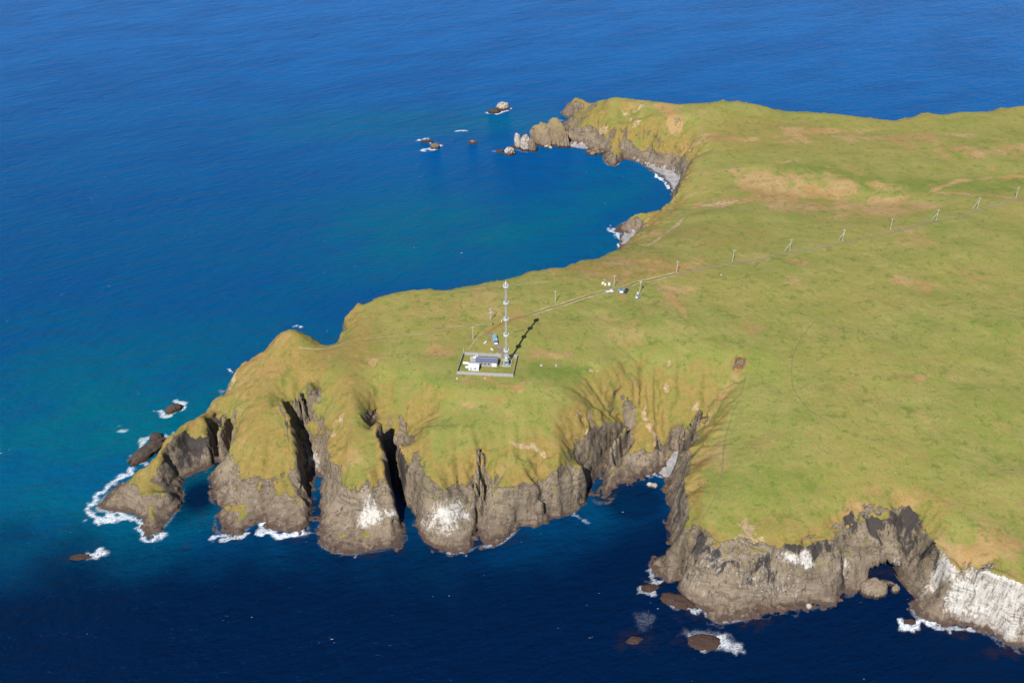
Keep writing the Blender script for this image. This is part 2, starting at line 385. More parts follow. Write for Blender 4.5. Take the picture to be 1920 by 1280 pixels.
# ------------------------------------------------------------------ tags and mesh helpers
def tag(o, label=None, cat=None, group=None, kind=None):
    if label: o['label'] = label
    if cat: o['category'] = cat
    if group: o['group'] = group
    if kind: o['kind'] = kind
    return o
def obj(name, me, mat, parent=None):
    o = bpy.data.objects.new(name, me); C.objects.link(o)
    if mat and not me.materials: me.materials.append(mat)
    if parent: o.parent = parent
    return o
def np_mesh(name, V, F, smooth=True):
    me = bpy.data.meshes.new(name); F = np.asarray(F); k = F.shape[1]
    me.vertices.add(len(V)); me.vertices.foreach_set('co', np.asarray(V, np.float32).ravel())
    me.loops.add(F.size); me.loops.foreach_set('vertex_index', F.astype(np.int32).ravel())
    me.polygons.add(len(F)); me.polygons.foreach_set('loop_start', np.arange(0, F.size, k, dtype=np.int32))
    me.polygons.foreach_set('loop_total', np.full(len(F), k, np.int32))
    me.polygons.foreach_set('use_smooth', np.full(len(F), smooth)); me.update(calc_edges=True); return me
def attr(me, name, v):
    a = me.attributes.new(name, 'FLOAT', 'POINT'); a.data.foreach_set('value', np.asarray(v, np.float32).ravel())
def grid_mesh(name, xs, ys, Z, keep=None, DX=0, DY=0):
    X, Y = np.meshgrid(xs, ys); ny, nx = X.shape
    V = np.stack([X+DX, Y+DY, Z], -1).reshape(-1, 3)
    I = np.arange(nx*ny).reshape(ny, nx)
    F = np.stack([I[:-1, :-1], I[:-1, 1:], I[1:, 1:], I[1:, :-1]], -1).reshape(-1, 4)
    if keep is not None:
        F = F[keep[:-1, :-1].ravel() | keep[1:, 1:].ravel() | keep[:-1, 1:].ravel() | keep[1:, :-1].ravel()]
        used = np.zeros(len(V), bool); used[F.ravel()] = True
        remap = np.cumsum(used)-1; F = remap[F]; return np_mesh(name, V[used], F), used
    return np_mesh(name, V, F), None

# ------------------------------------------------------------------ material helper
class M:
    def __init__(s, name, rough=0.9, spec=0.3):
        s.m = bpy.data.materials.new(name); s.m.use_nodes = True; s.t = s.m.node_tree
        s.b = s.t.nodes['Principled BSDF']; s.b.inputs['Roughness'].default_value = rough
        s.b.inputs['Specular IOR Level'].default_value = spec
        s.pos = s.t.nodes.new('ShaderNodeNewGeometry').outputs['Position']
    def n(s, ty): return s.t.nodes.new(ty)
    def put(s, sock, v):
        if isinstance(v, bpy.types.NodeSocket): s.t.links.new(v, sock)
        elif isinstance(v, (tuple, list)): sock.default_value = (*v, 1.0) if len(v) == 3 and sock.type == 'RGBA' else v
        else: sock.default_value = v
    def at(s, name):
        a = s.n('ShaderNodeAttribute'); a.attribute_name = name; return a.outputs['Fac']
    def mp(s, scale, rot=0.0):
        r = s.pos
        if rot:
            q = s.n('ShaderNodeMapping'); s.put(q.inputs['Vector'], r); q.inputs['Rotation'].default_value = (0, 0, rot); r = q.outputs[0]
        m = s.n('ShaderNodeMapping'); s.put(m.inputs['Vector'], r); m.inputs['Scale'].default_value = scale; return m.outputs[0]
    def noise(s, scale, detail=4, rough=0.6, vec=None, dist=0.0):
        n = s.n('ShaderNodeTexNoise'); s.put(n.inputs['Vector'], vec if vec is not None else s.pos)
        n.inputs['Scale'].default_value = scale; n.inputs['Detail'].default_value = detail
        n.inputs['Roughness'].default_value = rough; n.inputs['Distortion'].default_value = dist; return n.outputs['Fac']
    def vor(s, scale, vec=None, feat='F1', out='Distance'):
        n = s.n('ShaderNodeTexVoronoi'); n.feature = feat; s.put(n.inputs['Vector'], vec if vec is not None else s.pos)
        n.inputs['Scale'].default_value = scale; return n.outputs[out]
    def ma(s, op, a, b=0.0, c=0.0, clamp=False):
        n = s.n('ShaderNodeMath'); n.operation = op; n.use_clamp = clamp
        s.put(n.inputs[0], a); s.put(n.inputs[1], b); s.put(n.inputs[2], c); return n.outputs[0]
    def rng(s, v, a, b, c=0.0, d=1.0, smooth=True):
        n = s.n('ShaderNodeMapRange'); n.interpolation_type = 'SMOOTHSTEP' if smooth else 'LINEAR'
        s.put(n.inputs['Value'], v); n.inputs['From Min'].default_value = a; n.inputs['From Max'].default_value = b
        n.inputs['To Min'].default_value = c; n.inputs['To Max'].default_value = d; return n.outputs['Result']
    def mix(s, f, a, b):
        n = s.n('ShaderNodeMix'); n.data_type = 'RGBA'; s.put(n.inputs[0], f); s.put(n.inputs[6], a); s.put(n.inputs[7], b); return n.outputs[2]
    def col(s, c): s.put(s.b.inputs['Base Color'], c)
    def bump(s, h, strength=0.5, dist=1.0, base=None):
        n = s.n('ShaderNodeBump'); n.inputs['Strength'].default_value = strength; n.inputs['Distance'].default_value = dist
        s.put(n.inputs['Height'], h)
        if base is not None: s.put(n.inputs['Normal'], base)
        s.put(s.b.inputs['Normal'], n.outputs[0]); return n.outputs[0]
def rock_color(m, dark=0.0):
    """grey-brown volcanic rock with seams, shared by the cliffs and the sea rocks"""
    big = m.noise(0.05, 4, 0.6); mid = m.noise(0.3, 5, 0.7); fin = m.noise(1.4, 4, 0.75)
    c = m.mix(m.rng(big, 0.35, 0.68), (0.115, 0.088, 0.063), (0.180, 0.140, 0.100))
    c = m.mix(m.rng(mid, 0.45, 0.85), c, (0.215, 0.180, 0.140))
    c = m.mix(m.ma('MULTIPLY', m.rng(fin, 0.46, 0.34), 0.5), c, (0.06, 0.048, 0.040))
    return c, big, mid, fin

# ------------------------------------------------------------------ terrain mesh
def spaced(parts):
    out = []
    for a, b, s in parts: out += list(np.arange(a, b, s))
    return np.array(out + [parts[-1][1]])
TX = spaced([(-290, 270, 0.8), (270, 480, 1.4), (480, 770, 4.0)])
TY = spaced([(272, 480, 0.75), (480, 620, 0.95), (620, 1030, 1.35)])
X, Y = np.meshgrid(TX, TY)
Z = height(X, Y)
X_, Y_ = X, Y
XW = X + fbm(X, Y, 9, 4, 701)*4.0; YW = Y + fbm(X, Y, 9, 4, 733)*4.0
def near(px, py, z, rx, ry, X=XW, Y=YW, ang=0.0):
    """soft elliptical patch on the ground, radii in metres; 1 in the middle"""
    x, y, _ = W(px, py, z); dx = X-x; dy = Y-y; c, s = math.cos(ang), math.sin(ang)
    return np.clip(1.5 - np.hypot((dx*c+dy*s)/rx, (-dx*s+dy*c)/ry)*1.2, 0, 1)
def segdist(X, Y, pts):
    d = np.full(X.shape, 1e9)
    for (x1, y1), (x2, y2) in zip(pts, pts[1:]):
        lx, ly = x2-x1, y2-y1; t = np.clip(((X-x1)*lx+(Y-y1)*ly)/(lx*lx+ly*ly+1e-9), 0, 1)
        d = np.minimum(d, np.hypot(X-x1-t*lx, Y-y1-t*ly))
    return d
def near_line(s, w, X=X_*0.7+XW*0.3, Y=Y_*0.7+YW*0.3, z=40):
    pts = [W(p[0], p[1], p[2] if len(p) > 2 else z)[:2] for p in P(s)]
    return np.clip(1.5 - segdist(X, Y, pts)/w, 0, 1)
# scarps and hollows worn into the turf
def carve(px, py, z, r, d, e=1.0):
    global Z
    x, y, _ = W(px, py, z); q = np.hypot(X-x, (Y-y)*e)/r; Z = Z - d*(1-sstep(0.55, 1.0, q))
carve(1386, 681, 44, 4, 3.4); carve(1255, 700, 43, 4, 1.3); carve(1254, 672, 44, 3, 1.2)
carve(1112, 770, 40, 8, 1.8); carve(1110, 685, 46, 4, 1.0); carve(1000, 837, 36, 14, 1.4, 2.2)
# gradient, and a horizontal push that gives the cliffs their ribs and overhangs
dzy, dzx = np.gradient(Z, TY, TX); SL = np.hypot(dzx, dzy)
steep = sstep(0.7, 1.4, blur(SL, 1, 1)) * sstep(-1, 1.5, Z)
nx_, ny_ = -dzx/np.maximum(SL, 1e-3), -dzy/np.maximum(SL, 1e-3)
r3 = fbm3(X, Y, Z*0.55, 6.5, 4, 5); r4 = 1-np.abs(fbm3(X, Y, Z*2.2, 9.0, 3, 15))
push = steep*(r3*1.0 + (r4-0.7)*1.9)
DX = nx_*push; DY = ny_*push
# the sea cave under the eastern cliff
xa = W(1622, 1085, 0)[0]; xb = W(1697, 1095, 0)[0]; cyv = 361
q = sstep(xa-1, xa+5, X)*(1-sstep(xb-5, xb+1, X))*sstep(9.5, 6.5, Z + 2.5*((X-(xa+xb)/2)/((xb-xa)/2))**2)*sstep(-12, -1, Y-cyv)*(1-sstep(10, 22, Y-cyv))
DY = DY + q*16
keep = Z > -2.6
me, used = grid_mesh('terrain', TX, TY, Z, keep, DX, DY)
# rock limit: below it bare rock, above it turf
RK = P("""1319,1019,28 1424,1039,29 1546,1003,29 1668,962,31 1737,1000,30 1790,1060,29 1860,1070,30 1283,900,24 1283,990,23 1268,860,20 1240,840,8 1200,800,9
1182,797,16 1160,760,18 1220,760,14 1110,850,21 1054,918,22 960,905,23 900,905,23 835,930,23 760,880,27 650,900,19 612,850,18 590,830,14 545,850,12 500,870,15 455,880,15 400,800,9 360,850,10 300,850,11
430,700,21 630,632,26 650,600,30 740,543,34 1000,500,34 1160,460,22 1180,410,8 1150,280,9 1260,290,13 1100,250,12 1200,250,11 1180,200,12 1085,200,9 1290,310,16 1600,215,20 1450,700,30 1700,600,30""")
num = 0; den = 0
for px, py, v in RK:
    x, y, _ = W(px, py, v); w = 1/((X-x)**2+(Y-y)**2+60)**1.6; num = num+w*v; den = den+w
rz = num/den
n8 = fbm(X, Y, 9, 4, 200); n30 = fbm(X, Y, 30, 4, 210)
farm = sstep(600, 700, Y); n12b = fbm(X, Y, 16, 4, 640)
rock = np.clip((rz + n8*3.5 + n30*3.0 - Z)*0.16 + 0.5 + (SL-0.8)*0.55, 0, 1)*sstep(0.22, 0.55, SL + (Z < 3)*0.4)
rock = np.maximum(rock, sstep(1.5, 2.3, SL + n8*0.5)*(1-0.3*farm))
rock = np.maximum(rock, sstep(2.2, 0.9, Z))
rock = np.maximum(rock, 0.8*sstep(0.5, 0.8, n12b)*sstep(0.45, 0.8, SL)*farm)
for a in [(592, 862, 6, 7, 9), (1128, 790, 35, 0, 0), (590, 730, 38, 3, 6)]:
    if a[3]: rock = np.maximum(rock, near(*a))
# steep ground and cliff-top turf is drier and yellower than the inland pasture
sea_near = 1-sstep(0.55, 1.0, samp(inl, X, Y))
in2 = blur(LAND.astype(float), 22, 2); sn2 = 1-sstep(0.62, 0.98, samp(in2, X, Y) + n30*0.10)
ochre = np.clip(0.9*np.maximum(sea_near, 0.8*sn2) + 0.9*sstep(0.28, 0.75, blur(SL, 3, 1)) + 0.55*n30*(0.3+sea_near), 0, 1)
ochre = np.maximum(ochre, 0.55*near(1150, 770, 38, 55, 35)); ochre = np.maximum(ochre, 0.8*near(560, 710, 38, 38, 45))
ochre = np.maximum(ochre, 0.75*near(1290, 740, 38, 30, 28)); ochre = np.maximum(ochre, 0.7*near(1700, 940, 35, 36, 16)); ochre = np.maximum(ochre, 0.6*near(1480, 985, 33, 40, 12))
ochre = np.maximum(ochre, 0.85*near(1170, 500, 44, 70, 30)); ochre = np.maximum(ochre, 0.55*near(1330, 440, 43, 80, 40)); ochre = np.maximum(ochre, 0.6*near(1400, 250, 37, 150, 60))
ochre = np.maximum(ochre, 0.9*sstep(-60, -95, X)*sstep(560, 520, Y)); ochre = np.maximum(ochre, 0.35*farm)
ochre = ochre*(1-0.75*near(910, 690, 48, 60, 24)) 
n12 = fbm(X, Y, 14, 4, 300); n60 = fbm(X, Y, 55, 3, 310)
dry = np.zeros_like(Z)        # straw-coloured and rust-coloured patches of dead grass
for a in [(1030, 663, 48, 18, 4, .8), (800, 665, 46, 20, 8, .7), (890, 712, 47, 12, 5, .9), (960, 727, 46, 16, 2.5, .7), (890, 752, 45, 10, 5, .5), (1710, 530, 46, 18, 12, .6), (1600, 512, 45, 10, 8, .3),
          (1420, 625, 47, 12, 14, .45), (1740, 708, 45, 12, 6, .5), (1560, 728, 45, 22, 7, .45), (1640, 745, 45, 14, 8, .4), (1500, 500, 44, 14, 12, .4), (1330, 520, 46, 8, 6, .4), (1420, 735, 45, 10, 5, .3),
          (1240, 540, 46, 16, 12, .45), (1000, 795, 42, 8, 6, .35), (1120, 870, 27, 6, 6, .2), (1590, 925, 36, 6, 18, .5), (1680, 930, 35, 26, 10, .5), (1710, 1075, 28, 8, 12, .4), (1850, 1020, 35, 30, 12, .3),
          (1610, 388, 36, 64, 12, 1.15), (1500, 372, 35, 40, 6, 1.0), (1425, 345, 36, 34, 14, 1.0), (1350, 370, 39, 22, 9, 1.3), (1430, 330, 37, 24, 11, 1.0), (1375, 320, 37, 24, 7, .6), (1560, 355, 36, 70, 8, .7), (1640, 395, 37, 70, 14, .9), (1500, 360, 36, 60, 9, .8), (1560, 245, 36, 60, 9, .8), (1620, 260, 37, 40, 8, .7),
          (1760, 250, 38, 40, 7, .7), (1500, 265, 37, 70, 9, .5), (1320, 250, 36, 16, 14, .6), (1870, 285, 40, 60, 14, .5), (1240, 425, 40, 16, 12, .9), (1310, 455, 43, 16, 8, .3), (1430, 425, 41, 20, 12, .3), (1480, 306, 39, 9, 3, 1.2),
          (1390, 265, 36, 50, 5, .5), (1680, 320, 38, 18, 5, .5), (1175, 560, 46, 10, 9, .5), (1200, 500, 45, 40, 16, .5), (1100, 520, 44, 30, 14, .45), (700, 680, 44, 7, 5, .9)]:
    dry = np.maximum(dry, a[5]*near(*a[:5]))
dry = np.maximum(dry, .9*near_line("1290,352,34 1350,355,34 1420,358,34 1500,366,35 1560,385,36 1620,400,37 1700,402,38", 5))
dry = np.maximum(dry, .75*near_line("1200,160,38 1300,255,36 1400,262,37 1500,250,37 1600,240,37", 4.5))
dry = np.maximum(dry, .8*near_line("1500,366,36 1650,375,37 1740,362,39 1800,340,39 1860,335,39 1920,333,39", 2.8))
dry = np.maximum(dry, .8*near_line("1740,362,39 1850,368,40 1900,374,41", 2.4))
dry = np.maximum(dry, .5*near_line("1385,690,42 1350,735,38 1325,775,32", 3.0))
dry = np.maximum(dry, .5*near_line("1235,528,46 1262,560,46 1290,600,46 1312,642,46", 1.6))
dry = np.maximum(dry, .45*near_line("1585,890,38 1600,930,36 1632,966,32", 1.8))
dry = np.clip(dry*(1+n12*0.9)+np.clip(n12*0.9+n60*0.9-0.12, 0, 1)*0.6, 0, 1.4)
lush = np.clip(near_line("1900,345,39 1700,350,39 1620,340,40 1560,322,41 1480,320,40", 12)*.9, 0, 1)
lush = np.maximum(lush, .7*near_line("1235,530,46 1262,562,46 1290,603,46", 3))
for a in [(690, 655, 44, 14, 6, .7), (1060, 700, 45, 40, 9, .8), (780, 720, 45, 30, 7, .7), (480, 700, 38, 9, 14, .6), (1450, 900, 38, 40, 14, .6), (1250, 190, 38, 60, 16, .5), (1240, 320, 8, 12, 9, 1), (1268, 322, 9, 10, 10, 1), (900, 800, 40, 22, 12, .5)]:
    lush = np.maximum(lush, a[5]*near(*a[:5]))
lush = np.clip(lush*(1+n8*0.6), 0, 1)
bare = np.zeros_like(Z)       # open earth: pale slips and red scars
for a in [(1116, 770, 40, 3.5, 9, 1), (1100, 805, 36, 6, 6, .8), (1082, 762, 41, 3, 3, .8), (1220, 732, 41, 3, 8, .9), (1230, 745, 40, 3, 8, .8), (1256, 700, 43, 3, 4, .9), (1235, 770, 35, 3, 6, .6), (1278, 765, 36, 3, 6, 1), (1305, 732, 39, 7, 4, .6),
          (1410, 985, 33, 7, 7, .9), (1405, 970, 34, 3, 6, .8), (1420, 1010, 31, 10, 4, .8), (1000, 837, 35, 15, 2.2, .9), (635, 790, 34, 1.6, 5, .8), (1350, 372, 39, 15, 5, 1), (1480, 306, 39, 7, 1.6, 1.3),
          (1255, 672, 44, 3, 2, .8), (1109, 684, 46, 4, 2.5, .9), (770, 770, 43, 3, 5, .5), (1190, 218, 24, 14, 3, .8), (1125, 248, 15, 14, 8, .8), (1650, 962, 33, 5, 2, .3), (440, 720, 22, 8, 7, .7), (1195, 232, 26, 4, 6, .8), (1180, 230, 22, 3, 5, .8)]:
    bare = np.maximum(bare, a[5]*near(*a[:5]))
bare = np.maximum(bare, .9*near_line("1285,395,39 1260,420,38 1238,440,38 1215,460,38", 2.2))
bare = np.clip(bare*(1+n8*0.5), 0, 1.2)
red = np.zeros_like(Z)
for a in [(1387, 681, 42, 3.0, 3.0, 1.1), (1275, 764, 35, 2.5, 5, 1), (1100, 812, 35, 5, 3, .6), (1700, 707, 45, 12, 5, .4), (1560, 727, 45, 18, 5, .35)]: red = np.maximum(red, a[5]*near(*a[:5]))
guano = np.zeros_like(Z)      # bird-whitened rock
for a in [(690, 975, 8, 12, 6, 1.1), (735, 965, 9, 6, 5, 1), (830, 980, 9, 12, 7, 1.2), (860, 970, 10, 7, 5, .9), (1870, 1120, 18, 24, 10, 1.7), (1810, 1105, 18, 12, 7, 1.4), (1885, 1165, 10, 14, 8, 1.5), (1450, 1090, 14, 30, 5, .5), (1680, 1040, 16, 8, 4, .6), (1775, 1065, 24, 9, 6, 1.1), (1500, 1052, 20, 14, 2.5, 1.1),
          (1590, 1035, 20, 5, 6, .7), (590, 868, 6, 5, 8, .9), (548, 915, 12, 4, 8, .5), (1430, 1090, 12, 28, 8, .45), (1330, 1080, 12, 14, 8, .5), (1100, 905, 12, 4, 7, .6), (770, 935, 12, 4, 6, .6), (1690, 1055, 12, 7, 3, .7), (1730, 1100, 12, 5, 5, .7), (1155, 845, 16, 3, 6, .5), (320, 880, 8, 4, 5, .15), (1130, 240, 14, 6, 4, .7)]:
    guano = np.maximum(guano, np.minimum(a[5], 1.05)*near(*a[:5]))
dark = np.zeros_like(Z)       # black lichen and seepage below the cliff edge, and painted shade in clefts
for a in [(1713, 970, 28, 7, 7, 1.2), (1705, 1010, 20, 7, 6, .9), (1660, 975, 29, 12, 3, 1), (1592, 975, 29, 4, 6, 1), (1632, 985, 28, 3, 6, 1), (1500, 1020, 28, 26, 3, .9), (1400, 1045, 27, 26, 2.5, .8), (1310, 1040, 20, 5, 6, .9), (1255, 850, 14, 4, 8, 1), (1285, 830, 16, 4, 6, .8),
          (1130, 860, 20, 9, 8, .8), (1186, 812, 20, 3, 4, 1.2), (998, 895, 22, 3, 5, 1), (752, 845, 30, 5, 8, .9), (810, 890, 27, 5, 3, .8), (425, 770, 17, 5, 9, .8), (1278, 925, 20, 4, 8, .7), (1745, 990, 26, 5, 8, .7), (1870, 1072, 28, 10, 3, .8), (365, 835, 12, 9, 8, .75), (350, 860, 8, 8, 6, .6), (396, 800, 14, 4, 8, .8), (556, 830, 14, 4, 10, .8), (1560, 1040, 22, 3, 10, .8), (1582, 1060, 14, 3, 10, .9), (1745, 1050, 20, 3, 10, .9), (1475, 1060, 20, 3, 8, .5), (1325, 1050, 20, 4, 8, .7), (1230, 795, 26, 6, 5, .7), (595, 720, 36, 2.5, 6, .9)]:  # shade on the western spur's inner face is painted here too
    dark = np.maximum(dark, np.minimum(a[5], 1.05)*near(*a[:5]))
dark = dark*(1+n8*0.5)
u = used
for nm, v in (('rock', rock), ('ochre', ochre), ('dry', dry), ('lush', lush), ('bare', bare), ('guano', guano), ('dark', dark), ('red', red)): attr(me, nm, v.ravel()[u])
tm = M('turf_and_rock', 0.95, 0.15)
g1 = tm.noise(0.045, 5, 0.6); g2 = tm.noise(0.35, 5, 0.7); g3 = tm.noise(1.6, 4, 0.8); g4 = tm.noise(0.012, 4, 0.55)
turf = tm.mix(tm.rng(g1, 0.33, 0.68), (0.132, 0.150, 0.030), (0.178, 0.170, 0.048))
turf = tm.mix(tm.rng(g4, 0.42, 0.62), turf, tm.mix(0.5, turf, (0.200, 0.165, 0.045)))
turf = tm.mix(tm.ma('MULTIPLY', tm.rng(g2, 0.5, 0.72), 0.5), turf, (0.210, 0.165, 0.055))
lu = tm.at('lush'); turf = tm.mix(tm.ma('MULTIPLY', lu, 0.75), turf, (0.080, 0.118, 0.018))
oc = tm.rng(tm.ma('ADD', tm.at('ochre'), tm.ma('MULTIPLY', tm.ma('SUBTRACT', g2, 0.5), 1.1)), 0.15, 1.0)
och = tm.mix(tm.rng(g2, 0.35, 0.7), (0.158, 0.112, 0.026), (0.215, 0.138, 0.050))
och = tm.mix(tm.rng(g1, 0.48, 0.62), och, (0.138, 0.128, 0.030))
turf = tm.mix(tm.ma('MULTIPLY', oc, 0.88), turf, och)
dr = tm.rng(tm.ma('ADD', tm.at('dry'), tm.ma('MULTIPLY', tm.ma('SUBTRACT', g2, 0.5), 0.9)), 0.2, 1.0)
turf = tm.mix(tm.ma('MULTIPLY', dr, 0.8), turf, tm.mix(tm.rng(g1, 0.4, 0.6), (0.250, 0.142, 0.060), (0.285, 0.180, 0.088)))
ba = tm.rng(tm.ma('ADD', tm.at('bare'), tm.ma('MULTIPLY', tm.ma('SUBTRACT', g2, 0.5), 1.0)), 0.42, 0.7)
turf = tm.mix(tm.ma('MULTIPLY', ba, 0.9), turf, tm.mix(tm.rng(g2, 0.4, 0.6), (0.20, 0.142, 0.088), (0.33, 0.235, 0.135)))
turf = tm.mix(tm.ma('MULTIPLY', tm.rng(tm.ma('ADD', tm.at('red'), tm.ma('MULTIPLY', tm.ma('SUBTRACT', g2, 0.5), 0.8)), 0.3, 0.7), 0.85), turf, (0.105, 0.050, 0.030))
g5 = tm.noise(0.75, 5, 0.85); g6 = tm.noise(0.16, 5, 0.75)
turf = tm.mix(tm.ma('MULTIPLY', tm.rng(g6, 0.54, 0.62), 0.5), turf, (0.190, 0.130, 0.050))
turf = tm.mix(tm.ma('MULTIPLY', tm.rng(g6, 0.45, 0.39), 0.55), turf, (0.075, 0.100, 0.020))
turf = tm.mix(tm.ma('MULTIPLY', tm.rng(g5, 0.55, 0.68), 0.5), turf, (0.235, 0.205, 0.095))
turf = tm.mix(tm.ma('MULTIPLY', tm.rng(g5, 0.46, 0.34), 0.55), turf, (0.045, 0.055, 0.013))
rc, big, mid, fin = rock_color(tm)
rib = tm.noise(0.55, 4, 0.7, tm.mp((1, 0.5, 0.16)))
rc = tm.mix(tm.ma('MULTIPLY', tm.rng(rib, 0.42, 0.34), 0.7), rc, (0.035, 0.028, 0.024))
zz = tm.n('ShaderNodeSeparateXYZ'); tm.put(zz.inputs[0], tm.pos); zc = zz.outputs['Z']
hz_ = tm.ma('ADD', zc, tm.ma('MULTIPLY', tm.ma('SUBTRACT', mid, 0.5), 9.0))
li = tm.ma('MULTIPLY', tm.rng(tm.noise(0.28, 5, 0.75), 0.54, 0.62), tm.rng(hz_, 10.0, 20.0, 0.1, 0.75))
rc = tm.mix(li, rc, (0.140, 0.128, 0.040))
cr = tm.ma('ABSOLUTE', tm.ma('SUBTRACT', tm.noise(0.16, 3, 0.6, tm.mp((1, 1, 0.35)), 0.6), 0.5))
rc = tm.mix(tm.ma('MULTIPLY', tm.rng(cr, 0.018, 0.003), 0.65), rc, (0.02, 0.017, 0.015))
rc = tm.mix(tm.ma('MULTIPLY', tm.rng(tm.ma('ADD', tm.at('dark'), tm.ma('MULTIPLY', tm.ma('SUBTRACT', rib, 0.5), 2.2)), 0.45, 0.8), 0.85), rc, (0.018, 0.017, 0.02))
gu = tm.rng(tm.ma('ADD', tm.at('guano'), tm.ma('MULTIPLY', tm.ma('SUBTRACT', tm.noise(0.7, 6, 0.85, tm.mp((1, 1, 0.14))), 0.5), 3.6)), 0.5, 1.25)
rc = tm.mix(tm.ma('MULTIPLY', gu, 0.8), rc, (0.47, 0.455, 0.43))
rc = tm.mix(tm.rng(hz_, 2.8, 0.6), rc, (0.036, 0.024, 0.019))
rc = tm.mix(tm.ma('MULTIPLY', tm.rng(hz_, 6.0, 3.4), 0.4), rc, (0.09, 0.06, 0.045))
rfs = tm.ma('ADD', tm.at('rock'), tm.ma('MULTIPLY', tm.ma('SUBTRACT', tm.noise(0.5, 6, 0.8), 0.5), 1.3)); rf = tm.rng(rfs, 0.48, 0.56)
bed = tm.noise(1.0, 4, 0.7, tm.mp((0.06, 0.06, 0.75)), 0.4)
rc = tm.mix(tm.ma('MULTIPLY', tm.rng(bed, 0.47, 0.38), 0.45), rc, (0.045, 0.036, 0.030))
rc = tm.mix(tm.ma('MULTIPLY', tm.ma('MULTIPLY', tm.rng(rfs, 0.46, 0.52), tm.rng(rfs, 0.66, 0.55)), 0.8), rc, (0.028, 0.024, 0.018))
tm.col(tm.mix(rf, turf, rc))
hgt = tm.mix(rf, tm.mix(0.6, g2, g5), tm.mix(0.3, tm.mix(0.4, tm.mix(0.35, mid, fin), rib), bed))
bsep = tm.n('ShaderNodeBump'); bsep.inputs['Distance'].default_value = 1.5
tm.put(bsep.inputs['Strength'], tm.ma('ADD', tm.ma('MULTIPLY', rf, 0.5), 0.5)); tm.put(bsep.inputs['Height'], hgt)
tm.put(tm.b.inputs['Normal'], bsep.outputs[0])
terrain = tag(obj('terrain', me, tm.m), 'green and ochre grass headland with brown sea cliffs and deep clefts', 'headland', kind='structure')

# ------------------------------------------------------------------ the sea
def geo(a, b, s, n=26, k=1.28):
    c = list(np.arange(a, b+s, s)); lo = []; hi = []; q = s
    for i in range(n): q *= k; lo.append((lo[-1] if lo else c[0])-q); hi.append((hi[-1] if hi else c[-1])+q)
    return np.array(lo[::-1]+c+hi)
SX = geo(-320, 330, 1.1); SY = geo(285, 1000, 1.1)
SX = SX[(SX > -14000) & (SX < 14000)]; SY = SY[(SY > -3000) & (SY < 30000)]
X2, Y2 = np.meshgrid(SX, SY)
sme, _ = grid_mesh('sea', SX, SY, np.zeros_like(X2))
landb = LAND.astype(float); lb = blur(landb, 2, 2); lb2 = blur(landb, 7, 2)
inside = (X2 > XMIN+2) & (X2 < XMAX-2) & (Y2 > YMIN+2) & (Y2 < YMAX-2)
s1 = np.where(inside, samp(lb, X2, Y2), 0); s2 = np.where(inside, samp(lb2, X2, Y2), 0)
foam = np.zeros_like(X2); XF = X2 + fbm(X2, Y2, 5, 4, 411)*3.2; YF = Y2 + fbm(X2, Y2, 5, 4, 433)*3.2
def fb(px, py, rx, ry, k, ang=0.0):
    global foam
    foam = np.maximum(foam, k*near(px, py, 0, rx, ry, XF, YF, ang))
def fl(s, w, k):
    global foam
    foam = np.maximum(foam, k*near_line(s, w, XF, YF, 0))
fl("247,884 225,895 203,910 185,928 168,945 165,962 180,975 200,970 225,965 243,967 258,985 266,1003 285,1016 303,1005", 2.4, 1.0)
fl("165,962 185,975 210,972", 3.0, 1.1)
fl("484,980 492,994 512,1000 540,1003 572,1000", 2.6, 1.2); fl("402,1005 430,1008 458,999", 1.5, 1.0)
fl("660,1034 690,1028 712,1016 740,1012", 1.6, .9); fl("600,985 610,1010", 1.6, .6); fl("838,1035 878,1039", .9, .9); fl("1080,962 1100,975", 1.4, .7)
fl("1222,1062 1228,1078 1232,1090 1210,1100 1205,1112 1225,1112", 1.5, .85); fl("1248,1125 1265,1138 1290,1142 1312,1148", 2.2, .9); fl("1314,1130 1330,1158", 1.2, .8); fl("1340,1172 1440,1155 1560,1141", 1.2, .45)
fb(1350, 1205, 9, 6, 1.05); fb(1310, 1185, 12, 4, .6); fb(1380, 1210, 5, 4, .9); fl("1290,1190 1298,1212 1330,1222", 1.8, .8); fb(1210, 1165, 8, 8, .45)
fl("1690,1158 1700,1172 1715,1176 1728,1160 1745,1172", 2.3, 1.2); fl("1750,1174 1780,1182 1825,1180", 1.6, .9); fl("1840,1185 1880,1212 1920,1222", 1.4, .5)
fb(176, 1038, 7, 4, 1.1); fb(160, 1045, 6, 2.5, .9); fl("298,772 315,778 350,758 330,752", 2.4, 1.0); fb(228, 806, 5, 2.5, .8); fl("268,872 255,862 272,822 300,818 312,822 325,812", 2.6, .9)
fb(430, 697, 2.5, 1.6, 1.2); fb(413, 735, 3, 2, .6); fb(400, 748, 3, 3, .5); fb(562, 610, 3, 1.3, 1.2)
fl("785,262 800,262 808,268", 3, 1.1); fl("795,280 812,281 822,272", 3.4, 1.1); fl("915,212 935,212 952,204", 2.6, 1.1); fb(862, 246, 8, 2, 1.1); fb(885, 268, 6, 2, .8); fb(1045, 225, 8, 2, .9); fl("1052,214 1066,222 1085,222", 2, .7)
fl("1213,312 1226,324 1240,336 1252,347 1262,359 1265,370", 1.3, 1.3); fl("1136,427 1146,434 1160,436 1163,446 1160,462", 1.7, 1.1); fb(1150, 430, 5, 2.5, .9); fl("1216,889 1232,890 1250,898", 1.6, .9)
fl("930,283 945,284", 3, .7); fl("960,277 985,285", 2, .5); fb(1, 843, 3, 3, 1.1); fb(1010, 268, 6, 3, .3)
reef = np.zeros_like(X2)
